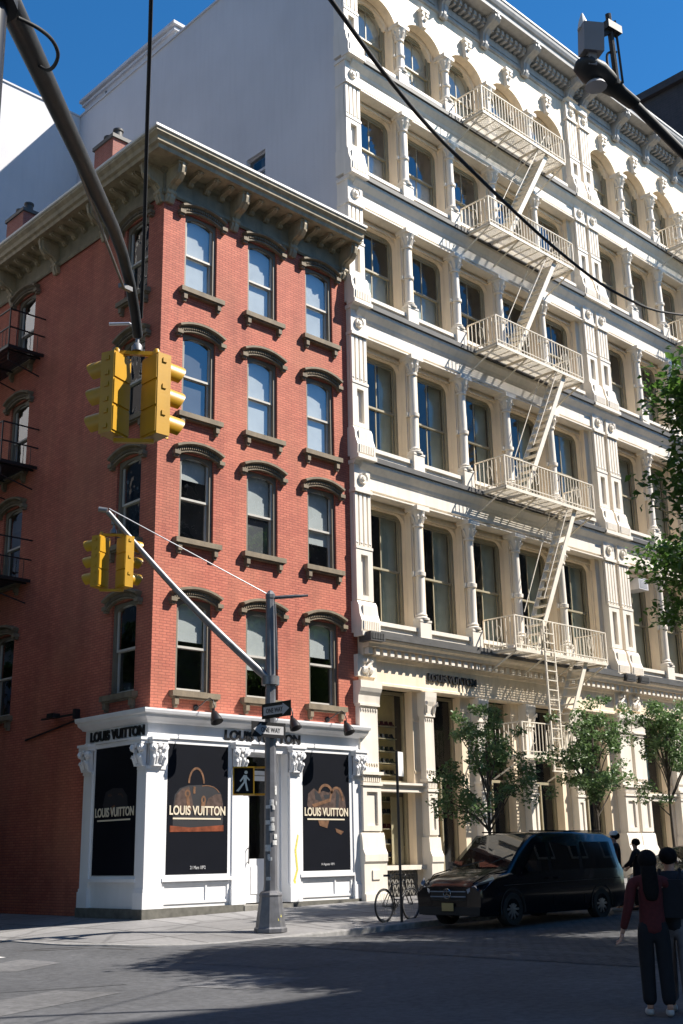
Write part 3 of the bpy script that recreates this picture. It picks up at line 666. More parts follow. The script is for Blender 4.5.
# ------------------------------------------------------------------ cast-iron building
CI = thing('cast_iron_building', 'tall cream cast-iron fronted building with columns, arched top windows and cream fire escapes', 'building', (6.8,0,0))
def cb(mb, name, mat, parent=None, loc=(0,0,0), **k):
    p = parent or CI; l = (loc[0]-6.8,loc[1],loc[2]) if p is CI else loc
    return mb.build(name, mat, p, l, **k)
def cput(o, x, y, z):
    c = o.copy(); COL.objects.link(c); c.parent = CI; c.location = (x-6.8,y,z)
    for k in kids(o): dup(k, c)
    return c
LV = [7.0,12.12,17.0,21.4,25.73]; SEC = 13.35
CX = [9.33,11.67,13.99,16.45]; BAY = [(7.42,9.13),(9.71,11.47),(12.06,13.79),(14.37,16.25),(16.84,18.68)]
X0, X1 = 6.79, 33.3; BY = 16.4
OFF = [0,SEC]
for fi in range(5):
    L_ = LV[fi]; top = fi == 4; Ln = LV[fi+1] if not top else None
    zs = L_+.52; zt = (Ln-1.14) if not top else 28.35
    wtop = (Ln-.92) if not top else 28.35
    holes = [(a+o_,b+o_,zs,zt) for a,b in BAY for o_ in OFF]
    mb = MB(); mb.wall(X0+.02,X1,L_+.05,wtop,[h if not top else (h[0],h[1],h[2],29.2) for h in holes],lambda u,z:(u,.26,z),.34,(0,1,0),top)
    for (a,b,_,_2) in holes:
        if not top:         # rounded upper corners
            for cx,sg in ((a,1),(b,-1)):
                rr_ = .30; pl = [(cx,zt)]+[(cx+sg*(rr_-rr_*math.cos(R(t))), zt-rr_+rr_*math.sin(R(t))) for t in range(90,-1,-15)]
                mb.prism(pl,.27,.59,'xz')
    if top:                 # arched spandrels, deep soffit
        for o_ in OFF:
            edges = [X0+.02+ (0 if o_ == 0 else 13.3)]+[c+o_ for c in CX]+[19.95+o_ if o_ == 0 else X1]
            for i,(a,b) in enumerate(BAY):
                a, b = a+o_-.12, b+o_+.12; A = arc_pts(b-a,.72,14); xc = (a+b)/2
                poly = [(edges[i],28.35),(a,28.35)]+[(xc+x,28.35+z) for x,z,t in A[1:-1]]+[(b,28.35),(edges[i+1],28.35),(edges[i+1],30.2),(edges[i],30.2)]
                mb.prism(poly,-.04,.30,'xz')
                poly = [(a,28.34)]+[(xc+x,28.35+z) for x,z,t in A[1:-1]]+[(b,28.34)]+[(xc+x*.80,28.35+z*.84-.04) for x,z,t in reversed(A)]
                mb.prism(poly,.31,.59,'xz')
    cb(mb,'storey_wall',m_iron)
    # sill course, pedestals
    mb = MB(); mb.box(X0+.01,X1,-.10,.27,L_+.09,L_+.40)
    cb(mb,'sill_course',m_ironw)
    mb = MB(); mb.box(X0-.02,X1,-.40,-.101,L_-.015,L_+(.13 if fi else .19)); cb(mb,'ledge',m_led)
    for q in ((6.54,7.30),(18.94,20.60),(32.36,33.14)):
        mb = MB(); mb.box(q[0],q[1],-.45,-.10,L_-.02,L_+.10); cb(mb,'pier_ledge',m_ironw)
    # entablature at the top of this storey
    if not top:
        mb = MB(); z = Ln
        pr = [(-.26,z-.92),(.13,z-.92),(.16,z-.91),(.16,z-.87),(.03,z-.86),(.03,z-.79),(.12,z-.78),(.12,z-.42),(.15,z-.39),(.18,z-.30),(.30,z-.16),(.33,z-.12),(.33,z-.03),(-.26,z-.03)]
        mb.sweep_x(pr,X0+.03,X1)
        cb(mb,'storey_cornice',m_ironw)
    # columns standing before square mullions
    h = wtop-(L_+.4); mb = MB()
    for c in CX: 
        pass
    mu = MB(); mu.box(-.19,.36,.03,.262,0,h); mu.box(-.14,.31,.0,.03,.5,h-.55)
    cm = MB(); cm.box(-.235,.235,-.26,.02,-.30,.36); cm.box(-.27,.27,-.29,.02,-.30,-.2); cm.box(-.25,.25,-.275,.02,.30,.36)
    r_ = .135
    cm.lathe([(.01,.36),(r_+.10,.36),(r_+.11,.42),(r_+.03,.47),(r_+.05,.52),(r_+.01,.56),(r_,.6),(r_-.005,h*.44),(r_+.04,h*.445),(r_+.045,h*.475),(r_,h*.48),(r_-.02,h-.62),(r_+.03,h-.61),(r_+.03,h-.55),(r_-.01,h-.54),(r_+.02,h-.40),(r_+.10,h-.2),(r_+.13,h-.14),(.01,h-.14)],(0,-.09,0),18)
    for k in range(8):
        t = R(45*k); cm.tube([((r_)*math.cos(t),-.09+(r_)*math.sin(t),h-.5),((r_+.05)*math.cos(t),-.09+(r_+.05)*math.sin(t),h-.36),((r_+.11)*math.cos(t),-.09+(r_+.11)*math.sin(t),h-.28),((r_+.13)*math.cos(t),-.09+(r_+.13)*math.sin(t),h-.34)],[.03,.035,.03,.012],5)
    cm.box(-.27,.27,-.34,.16,h-.14,h-.0)
    cm.box(-.235,.235,-.06,.02,h*.44,h*.48)
    first = None
    for o_ in OFF:
        for c in CX:
            if first is None:
                mu0 = cb(mu,'mullion',m_iron,loc=(c,0,L_+.4)); first = cb(cm,'column',m_ironw,loc=(c,0,L_+.4),smooth=35)
            else: cput(mu0,c+o_,0,L_+.4); cput(first,c+o_,0,L_+.4)
    # half responds beside the piers
    for q in ((7.18,7.36),(18.75,19.05),(20.5,20.7),(32.1,32.5)):
        mb = MB(); mb.box(q[0],q[1],.05,.262,L_+.4,wtop); cb(mb,'respond',m_iron)
    # fluted piers
    pz = Ln if not top else 30.3
    H = pz-L_; mid = H*.50 if not top else H*.42
    pm = MB(); q=.325
    pm.prism([(.28,.1),(-.40,.1),(-.41,.40),(-.33,.62),(-.30,.86),(-.24,.98),(.28,.98)],-q-.04,q+.04,'yz')
    for k in range(9): xx = -q+.05+k*(2*q-.1)/8; pm.box(xx-.022,xx+.022,-.435,-.40,.14,.40)
    pm.box(-q+.08,q-.08,-.36,-.30,.52,.84)
    pm.box(-q,q,-.10,.28,.98,H-.98)
    pm.box(-q,-q+.19,-.21,-.10,1.02,mid-.08); pm.box(q-.19,q,-.21,-.10,1.02,mid-.08); pm.box(-q+.19,q-.19,-.21,-.10,1.02,1.16); pm.box(-q+.19,q-.19,-.21,-.10,mid-.24,mid-.08)
    pm.box(-q-.01,q+.01,-.23,-.12,mid-.08,mid)
    for k in range(4):
        xx = -q+.07+k*(2*q-.14)/3; pm.prism([(xx-.07,-.12),(xx-.055,-.2),(xx+.055,-.2),(xx+.07,-.12)],mid+.02,H-1.0,'xy'); pm.lathe([(.01,-.22),(.05,-.2),(.055,-.12)],(xx,0,mid+.10),8,'y')
    pm.box(-q-.02,q+.02,-.26,.28,H-.98,H-.88); pm.box(-q+.01,q-.01,-.2,.28,H-.88,H-.14); pm.lathe([(.01,-.30),(.06,-.30),(.08,-.25),(.12,-.25),(.15,-.28),(.17,-.2)],(0,0,H-.55),16,'y')
    pm.prism([(.28,H-.14),(-.24,H-.14),(-.3,H-.05),(-.38,H-.02),(.28,H-.02)],-q-.03,q+.03,'yz')
    p0 = cb(pm,'pier',m_ironw,loc=(6.92,0,L_))
    for x in (19.33,20.2,32.75): cput(p0,x,0,L_)
    mb = MB(); mb.box(19.63,19.90,-.06,.28,L_+.1,pz-.02); cb(mb,'pier_backing',m_iron)
    # sash windows
    for bi,(a,b) in enumerate(BAY):
        ww = b-a; hh = zt-zs+(.55 if top else 0); wv = MB()
        y = .42
        def fr(x0,x1,z0,z1,yy,f): wv.box(x0,x0+f,yy,yy+.05,z0,z1).box(x1-f,x1,yy,yy+.05,z0,z1).box(x0+f,x1-f,yy,yy+.05,z0,z0+f).box(x0+f,x1-f,yy,yy+.05,z1-f,z1)
        fr(0,ww,0,hh,.40,.09); fr(.09,ww-.09,.09,hh*.5+.03,.49,.06); fr(.09,ww-.09,hh*.5-.03,hh-.09,.44,.06)
        wv.box(ww/2-.018,ww/2+.018,.45,.48,hh*.5,hh-.1); wv.box(ww/2-.018,ww/2+.018,.50,.53,.1,hh*.5)
        wo = cb(wv,'window',m_ciframe,loc=(a,0,zs))
        cs = MB()
        for q in (-.10,ww+.02): cs.box(q,q+.08,.20,.255,-.02,zt-zs-(.2 if not top else 0))
        cs.box(-.02,ww+.02,.20,.255,zt-zs+.03 if not top else -.02,zt-zs+.10 if not top else .04)
        cs.build('casing', m_iron, wo)
        cs = MB(); cs.box(-.06,ww+.06,-.17,.45,-.12,-.005); cs.build('sill', m_ironw, wo)
        g = MB(); g.add([(.1,.515,.1),(ww-.1,.515,.1),(ww-.1,.515,hh*.5),(.1,.515,hh*.5)],[(0,1,2,3)]).add([(.1,.465,hh*.5),(ww-.1,.465,hh*.5),(ww-.1,.465,hh-.1),(.1,.465,hh-.1)],[(0,1,2,3)])
        g.build('pane', m_glass if fi in (3,4) else m_glassd, wo)
        if fi == 3 or (fi == 2 and bi < 2) or fi == 4:
            g = MB(); g.box(.05,ww-.05,.62,.63,.0,hh*(.97 if fi == 4 else .55)); g.build('blind', m_blind if fi != 4 else m_curt, wo)
        if fi == 0 or fi == 1:
            g = MB(); n = 14; x0c = ww*(.62 if fi == 0 else .68); vs=[]
            for k in range(n+1):
                xx = x0c+(ww-x0c)*k/n; yy = .66+.04*(k%2)
                vs += [(xx,yy,0),(xx,yy,hh)]
            g.add(vs,[(2*k,2*k+2,2*k+3,2*k+1) for k in range(n)])
            if fi == 0:
                vs=[]
                for k in range(n+1): vs += [(ww*.22*k/n,.66+.04*(k%2),0),(ww*.22*k/n,.66+.04*(k%2),hh)]
                g.add(vs,[(2*k,2*k+2,2*k+3,2*k+1) for k in range(n)])
            g.build('curtain', m_curt, wo, fixn=False)
        cput(wo,a+SEC,0,zs)
# keystones, top brackets, top cornice
ks = MB(); ks.prism([(-.10,0),(.10,0),(.17,.62),(-.17,.62)],-.20,-.04,'xz'); ks.box(-.2,.2,-.26,-.04,.62,.74)
for s_ in (-1,1): ks.lathe([(.01,-.27),(.07,-.26),(.08,-.2),(.05,-.1)],(s_*.11,0,.5),10,'y')
ks.lathe([(.01,-.29),(.07,-.26),(.06,-.18),(.01,-.1)],(0,0,.3),10,'y')
k0 = None
for o_ in OFF:
    for a,b in BAY:
        x = (a+b)/2+o_
        k0 = cput(k0,x,0,29.0) if k0 else cb(ks,'keystone',m_ironw,loc=(x,0,29.0),smooth=40)
mb = MB(); mb.sweep_x([(-.2,30.2),(.08,30.2),(.12,30.24),(.12,30.32),(.08,30.34),(.08,31.0),(.3,31.02),(.34,31.1),(.4,31.12),(.86,31.16),(.88,31.34),(.94,31.38),(1.0,31.5),(1.02,31.62),(-.2,31.68)],X0,X1)
cb(mb,'roof_cornice',m_cigrey)
mb = MB(); mb.sweep_x([(-.2,31.69),(1.03,31.63),(1.05,31.65),(1.05,31.72),(-.2,31.78)],X0-.02,X1); cb(mb,'roof_edge',m_flash)
bk = MB(); pr = [(0,0),(.10,0),(.16,.12),(.20,.5),(.34,.66),(.70,.80),(.80,.92),(.80,1.12),(0,1.12)]
bk.prism([(-o_,z) for o_,z in pr],-.17,.17,'yz'); bk.prism([(-o_-.03,z) for o_,z in pr[1:-1]]+[(0,1.1),(0,.02)],-.06,.06,'yz'); bk.lathe([(.01,-.2),(.12,-.2),(.12,.2),(.01,.2)],(0,-.62,.92),12,'x'); bk.box(-.22,.22,-.84,0,1.06,1.13)
k0 = None
for o_ in OFF:
    for x in [6.98]+CX+[19.3]:
        x += o_+(-.05 if o_ and x < 8 else 0); k0 = cput(k0,x,-.08,30.02) if k0 else cb(bk,'bracket',m_cigrey,loc=(x,-.08,30.02))
md = MB(); md.box(-.07,.07,-.46,-.08,.10,.27); md.box(-.06,.06,-.40,-.08,0,.10)
k0 = None; xx = 7.5
while xx < 33: k0 = cput(k0,xx,0,30.74) if k0 else cb(md,'modillion',m_cigrey,loc=(xx,0,30.74)); xx += .27
for o_ in OFF:
    E_ = [7.09]+CX+[19.5]
    for i in range(5): mb = MB(); mb.box(E_[i]+o_+.35,E_[i+1]+o_-.35,-.11,-.079,30.42,30.7); cb(mb,'frieze_panel',m_cigrey)
mb = MB(); mb.box(19.77-.6,19.77+.6,-.3,.3,30.0,30.25); mb.box(19.2,20.35,-.25,.2,31.70,32.2); mb.box(19.1,20.45,-.32,.2,32.2,32.32); cb(mb,'parapet_block',m_ironw)
# body of the building, side wall and rear wing
mb = MB(); mb.wall(.27,BY+.35,0,32.25,[(3.96,4.96,23.25,24.49)],lambda u,z:(6.80,u,z),.35,(1,0,0))
mb.box(-9.0,6.79,BY,BY+.35,0,32.25); mb.box(7.16,X1-.01,BY,BY+.35,0,31.6); mb.box(X1-.3,X1,.6,BY,0,31.5)
mb.box(6.78,7.16,-.02,.265,14,31.0)
mb.box(6.74,7.18,.0,BY+.4,32.25,32.33); mb.box(-9,6.74,BY-.05,BY+.4,32.25,32.33)
cb(mb,'side_wall',m_side)
mb = MB(); mb.box(7.15,X1-.3,.3,BY,31.3,31.5)
for z in LV: mb.box(7.15,X1-.3,.61,BY,z-.2,z)
mb.box(7.15,X1-.3,4.4,4.6,.3,31.3)
for x in (9.42,11.76,14.08,16.54,19.77,22.77,25.11,27.43,29.9): mb.box(x-.05,x+.05,.62,4.4,6.9,31.2)
cb(mb,'roof',m_roof)
mb = MB(); mb.box(0,.06,.05,.95,0,.06); mb.box(0,.06,.05,.95,1.18,1.24); mb.box(0,.06,0,.05,0,1.24); mb.box(0,.06,.95,1.0,0,1.24); mb.box(0.01,.06,.05,.95,.56,.66)
for k in range(1,6): mb.box(.03,.05,.05,.95,.06+.09*k,.075+.09*k)
sw = cb(mb,'side_window',m_gal,loc=(6.9,3.96,23.25)); g = MB(); g.add([(.05,.05,.05),(.05,.95,.05),(.05,.95,1.2),(.05,.05,1.2)],[(0,1,2,3)]); g.build('pane',m_glassd,sw)
mb = MB(); mb.box(7.3,9.5,10.2,16.9,32.2,33.5); mb.box(7.2,9.6,10.1,17.0,33.3,33.42); mb.box(7.1,9.7,10.0,17.1,33.5,33.64); cb(mb,'roof_bulkhead',m_side)
mb = MB(); mb.tube([(7.3,15.2,32.3),(7.3,15.2,33.2)],.05,8); mb.tube([(7.22,.5,32.6),(7.22,16.2,32.6)],.02,6)
for k in range(9): mb.tube([(7.22,.5+k*1.95,32.3),(7.22,.5+k*1.95,32.6)],.015,6)
cb(mb,'roof_pipe',m_steel)
# ---- ground storey
mb = MB()
mb.sweep_x([(-.26,5.70),(.10,5.70),(.13,5.73),(.13,5.80),(.09,5.82),(.09,6.40),(.13,6.42),(.15,6.50),(.20,6.50),(.20,6.70),(.42,6.72),(.44,6.80),(.52,6.86),(.55,6.92),(.55,6.99),(-.26,6.99)],X0,X1)
cb(mb,'shop_cornice',m_iron)
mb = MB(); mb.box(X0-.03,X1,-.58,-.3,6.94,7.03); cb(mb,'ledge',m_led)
dm = MB(); dm.box(-.075,.075,-.36,-.2,0,.175); k0 = None; xx = 6.92
while xx < 33: k0 = cput(k0,xx,0,6.52) if k0 else cb(dm,'dentil',m_ironw,loc=(xx,0,6.52)); xx += .285
for x in (6.92,19.33,20.2,32.75):
    mb = MB(); mb.box(x-.28,x+.28,-.66,-.2,6.83,7.08)
    for k in range(8): mb.box(x-.22+k*.063-.018,x-.22+k*.063+.018,-.68,-.66,6.88,7.04)
    cb(mb,'pier_cap',m_led)
def gpier(x,w2):
    b = MB()
    b.box(-w2,w2,-.16,.3,.1,5.3); b.prism([(.3,.0),(-.29,.0),(-.29,.95),(-.33,1.0),(-.33,1.18),(-.26,1.32),(-.23,1.62),(-.20,1.72),(.3,1.72)],-w2-.08,w2+.08,'yz'); b.box(-w2-.1,w2+.1,-.35,.3,-.4,.2)
    b.box(-.14,.14,-.32,-.29,.55,.78)
    b.box(-w2,-w2+.14,-.22,-.16,1.76,2.9); b.box(w2-.14,w2,-.22,-.16,1.76,2.9); b.box(-w2+.14,w2-.14,-.22,-.16,1.76,1.9); b.box(-w2+.14,w2-.14,-.22,-.16,2.76,2.9)
    b.box(-w2-.03,w2+.03,-.26,.3,2.92,3.0); b.box(-w2-.05,w2+.05,-.29,.3,3.2,3.28)
    for k in range(9): xx=-w2+.03+k*(2*w2-.06)/8; b.box(xx-.02,xx+.02,-.24,-.16,3.02,3.18)
    for z in (3.42,4.86):
        for k in range(7): xx=-w2+.06+k*(2*w2-.12)/6; b.prism([(xx-.03,z+.09),(xx+.03,z+.09),(xx,z)],-.185,-.16,'xz')
    b.box(-w2-.04,w2+.04,-.22,.3,5.02,5.08); b.prism([(.3,5.08),(-.18,5.08),(-.20,5.3),(-.26,5.4),(-.30,5.5),(-.30,5.58),(-.30,5.6),(-.30,5.69),(.3,5.69)],-w2-.07,w2+.07,'yz')
    b.box(-w2-.02,w2+.02,-.15,.3,5.82,6.41)
    for s_ in (-1,1): b.lathe([(.01,-.24),(.09,-.22),(.11,-.17),(.05,-.15)],(s_*w2*.35,0,6.0),10,'y'); b.lathe([(.01,-.26),(.06,-.24),(.08,-.15)],(s_*w2*.3,0,6.25),10,'y')
    b.tube([(0,-.16,5.86),(-.1,-.2,6.02),(.1,-.2,6.2),(0,-.18,6.36)],[.04,.05,.05,.03],8)
    return b
gp = cb(gpier(0,.34),'shop_pier',m_ironw,loc=(6.98,0,.10))
gp.scale = (1,1,1)
for x in (19.36,20.24,32.75): cput(gp,x,0,.10)
def gcol():
    b = MB(); w2=.19
    b.box(-w2,w2,-.12,.2,.1,5.3); b.prism([(.3,.1),(-.24,.1),(-.24,1.0),(-.27,1.05),(-.27,1.2),(-.2,1.35),(-.17,1.7),(.3,1.72)],-w2-.05,w2+.05,'yz'); b.box(-w2-.07,w2+.07,-.28,.3,-.3,.2)
    b.box(-w2,-w2+.1,-.16,-.12,1.76,2.9); b.box(w2-.1,w2,-.16,-.12,1.76,2.9); b.box(-w2+.1,w2-.1,-.16,-.12,1.76,1.9); b.box(-w2+.1,w2-.1,-.16,-.12,2.76,2.9)
    b.box(-w2-.03,w2+.03,-.19,.2,2.92,3.0)
    for k in range(6): xx=-w2+.03+k*(2*w2-.06)/5; b.box(xx-.02,xx+.02,-.17,-.12,3.02,3.18)
    b.box(-w2-.04,w2+.04,-.2,.2,3.2,3.28); b.box(-w2-.03,w2+.03,-.16,.2,5.0,5.06); b.prism([(.2,5.06),(-.14,5.06),(-.17,5.3),(-.21,5.42),(-.23,5.55),(-.24,5.69),(.2,5.69)],-w2-.05,w2+.05,'yz')
    for s_ in (-1,1): b.tube([(s_*.15,-.17,5.1),(s_*.18,-.2,5.3),(s_*.24,-.26,5.38),(s_*.25,-.25,5.3)],[.04,.05,.05,.02],6)
    for z in (3.42,4.86):
        for k in range(4): xx=-w2+.06+k*(2*w2-.12)/3; b.prism([(xx-.03,z+.09),(xx+.03,z+.09),(xx,z)],-.14,-.12,'xz')
    return b
g0 = None
for o_ in OFF:
    for x in CX: g0 = cput(g0,x+.12+o_,0,0) if g0 else cb(gcol(),'shop_column',m_ironw,loc=(x+.12,0,0))
# jambs and shop windows
GB = [(7.52,9.0),(9.80,11.1),(12.1,13.5),(14.45,15.95),(16.9,18.6)]
for o_ in OFF:
    ed = [7.30]+[c+.12 for c in CX]+[19.2]
    for i,(a,b) in enumerate(GB):
        jm = MB(); jm.box(ed[i]+o_+(.1 if i else 0),a+o_,.10,.55,0,5.7); cb(jm,'jamb',m_iron)
        jm = MB(); jm.box(b+o_,ed[i+1]+o_-(.1 if i < 4 else 0),.10,.55,0,5.7)
        for z in (3.42,4.86):
            n = 5
            for k in range(n): xx = b+.04+k*(ed[i+1]-b-.2)/n+o_; jm.prism([(xx-.03,z+.09),(xx+.03,z+.09),(xx,z)],.08,.10,'xz')
        cb(jm,'jamb',m_iron)
        fr = MB(); gl = MB(); a += o_; b += o_; f = .07
        fr.box(a,a+f,.38,.5,.2,5.68).box(b-f,b,.38,.5,.2,5.68).box(a+f,b-f,.38,.5,5.6,5.68)
        if i == 0: fr.box(a+f,b-f,.36,.5,3.12,3.22)
        else: fr.box(a+f,b-f,.40,.5,.25,.4).box(a+f,b-f,.40,.5,3.3,3.38).box((a+b)/2-.03,(a+b)/2+.03,.40,.5,.4,3.3)
        gl.add([(a+f,.45,.4),(b-f,.45,.4),(b-f,.45,5.6),(a+f,.45,5.6)],[(0,1,2,3)])
        sh = cb(fr,'shop_window',m_ciframe); gl.build('pane',m_shop,sh)
    mb = MB(); mb.box(7.42+o_,9.3+o_,-.02,.36,2.9,3.08); mb.box(7.4+o_,9.32+o_,-.10,.36,3.08,3.14); cb(mb,'transom',m_ironw)
    mb = MB(); mb.box(7.45+o_,9.2+o_,-.05,.36,.86,.98); cb(mb,'stall_sill',m_ironw)
    mb = MB(); a,b = 7.45+o_,9.2+o_
    mb.box(a,b,.14,.2,.0,.86)
    for k in range(12):
        for s_ in (-1,1):
            x = a+.02+k*(b-a)/12; mb.bar((x,.12,.15 if s_>0 else .85),(min(x+.33,b),.12,.85 if s_>0 else .15),.03,.03,(0,1,0))
    cb(mb,'lattice_panel',m_step)
mb = MB(); mb.box(7.36,19.3,.55,2.6,-.2,.2); mb.box(20.7,32.6,.55,2.6,-.2,.3)
mb.box(7.2,X1-.3,2.6,2.7,0,6.8); cb(mb,'shop_interior',m_room)
# window display with rows of shoes
mb = MB(); mb.box(7.5,9.02,.82,.86,.9,5.65); ds = cb(mb,'display_back',m_shelf); mb = MB(); sm = MB(); sr = MB()
for z in (1.2,1.55,1.95,2.35,2.68,3.4,3.72,4.05,4.4,4.75): 
    mb.box(7.68,8.82,.56,.82,z-.02,z)
    for k in range(6):
        x = 7.78+k*.185; tgt = sr if (abs(z-4.75)<.01 or abs(z-1.95)<.01) else sm
        tgt.prism([(x-.06,z),(x+.07,z),(x+.07,z+.03),(x+.01,z+.05),(x-.03,z+.13),(x-.06,z+.13)],.60,.70,'xz')
mb.build('shelf',m_ciframe,ds,(0,0,0)); sm.build('shoe_row',m_bagdark,ds); sr.build('shoe_row',m_red,ds)
mb = MB(); mb.box(8.45,8.92,.52,.54,1.0,2.8); cb(mb,'display_screen',m_screen)
mb = MB(); mb.box(10.2,10.9,.8,.86,2.0,2.5); cb(mb,'display_panel',m_orange)
mb = MB(); mb.lathe([(.5,0),(.5,1.3)],(0,0,0),24); cb(mb,'display_stand',m_screen,loc=(10.45,1.6,.2),smooth=40)
tx = text('LOUIS VUITTON', m_black, None, 2.15, .23, (10.55,-.13,6.14), RF, bold=.035, ext=.025); tx.parent = CI; tx.location = (10.55-6.8,-.13,6.14)
# air conditioner in a window of the second section
mb = MB(); mb.box(0,.62,-.22,.5,0,.42)
for k in range(6): mb.box(.06,.56,-.235,-.22,.06+k*.055,.085+k*.055)
mb.box(.0,.62,-.235,-.22,.40,.42); cb(mb,'air_conditioner',m_gal,loc=(21.1,-.0,10.42))
# ---- cream fire escapes
PL = [7.12,12.22,17.06,21.46,25.82]
def rail(b, pts, h, n):
    for i in range(len(pts)-1):
        p, q = Vector(pts[i]), Vector(pts[i+1]); u = Vector((0,0,1))
        b.bar(p+u*h,q+u*h,.045,.03).bar(p+u*.12,q+u*.12,.035,.025)
        m = max(2,int((q-p).length/n))
        for k in range(1 if i else 0,m+1): a = p.lerp(q,k/m); b.bar(a,a+u*h,.02 if 0 < k < m else .045)
        # scroll ornament every metre
        for k in range(1,int((q-p).length/1.1)+1):
            a = p.lerp(q,(k-.5)*1.1/(q-p).length)+u*(h*.56); dr_ = (q-p).normalized()
            b.tube([a+dr_*.09*math.cos(t*.7)+u*.2*math.sin(t*.7) for t in range(10)],.011,5,False)
for o_ in OFF:
    f0 = None
    for i,z in enumerate(PL):
        x0,x1,y1 = 12.15+o_,16.95+o_,-1.29
        b = MB()
        for k in range(26): yy=-.10+(y1+.10)*k/25; b.bar((x0,yy,z),(x1,yy,z),.022,.02)
        for k in range(13): xx=x0+(x1-x0)*k/12; b.bar((xx,-.1,z-.02),(xx,y1,z-.02),.03,.02)
        b.bar((x0,y1,z-.03),(x1,y1,z-.03),.03,.10).bar((x0,-.1,z-.03),(x0,y1,z-.03),.03,.10).bar((x1,-.1,z-.03),(x1,y1,z-.03),.03,.10)
        for xx in (x0+.05,x0+1.6,x0+3.2,x1-.05): b.bar((xx,y1,z-.06),(xx,-.12,z-.62),.04).bar((xx,y1,z-.07),(xx,-.3,z-.07),.04,.05)
        if f0 is None: f = cb(b,'fire_escape',m_fe)
        else: f = cb(b,'fire_escape',m_fe)
        b = MB(); rail(b,[(x0,-.12,z),(x0,y1,z),(x1,y1,z),(x1,-.12,z)],1.0,.155); b.build('railing',m_fe,f)
        if i > 0:
            zb = PL[i-1]; b = MB(); xa,xb = 16.0+o_,13.35+o_
            for yy in (-.62,-1.16): b.bar((xa,yy,z),(xb,yy,zb),.035,.17)
            n = 15
            for k in range(1,n+1):
                t=k/(n+1); xx=xa+(xb-xa)*t; zz=z+(zb-z)*t; b.box(xx-.11,xx+.11,-1.15,-.63,zz-.015,zz+.015)
            b.bar((xa,-1.2,z+.9),(xb+.5,-1.2,zb+1.75),.025)
            b.bar((xa-.1,-.56,z+.9),(xb+.3,-.56,zb+1.4),.022)
            b.build('stair',m_fe,f)
    # small balcony over the shop, stair and drop ladder
    z = 3.98; x0,x1,y1 = 12.2+o_,14.95+o_,-1.29; b = MB()
    for k in range(20): yy=-.1+(y1+.1)*k/19; b.bar((x0,yy,z),(x1,yy,z),.022,.02)
    for k in range(8): xx=x0+(x1-x0)*k/7; b.bar((xx,-.1,z-.02),(xx,y1,z-.02),.03,.02)
    b.bar((x0,y1,z-.03),(x1,y1,z-.03),.03,.11).bar((x0,-.1,z-.03),(x0,y1,z-.03),.03,.11).bar((x1,-.1,z-.03),(x1,y1,z-.03),.03,.11)
    for xx in (x0+.05,x1-.05): b.bar((xx,y1,z-.06),(xx,-.12,z-.62),.04)
    f = cb(b,'fire_escape',m_fe); b = MB(); rail(b,[(x0,-.12,z),(x0,y1,z),(x1,y1,z),(x1,-.12,z)],.96,.155); b.build('railing',m_fe,f)
    b = MB(); xa,xb = 15.95+o_,14.3+o_
    for yy in (-.62,-1.16): b.bar((xa,yy,PL[0]),(xb,yy,z),.035,.16)
    for k in range(1,11): t=k/11; b.box(xa+(xb-xa)*t-.1,xa+(xb-xa)*t+.1,-1.15,-.63,PL[0]+(z-PL[0])*t-.015,PL[0]+(z-PL[0])*t+.015)
    b.build('stair',m_fe,f)
    b = MB(); xa = 13.72+o_
    for s_ in (-.24,.24): b.bar((xa+s_,-1.42,3.55),(xa+s_,-1.36,8.1),.05,.05)
    for k in range(15): b.bar((xa-.24,-1.42+.002*k,3.65+k*.29),(xa+.24,-1.42+.002*k,3.65+k*.29),.028)
    b.bar((xa-.35,-1.44,3.55),(xa+.35,-1.44,3.55),.06,.04); b.build('ladder',m_fe,f)
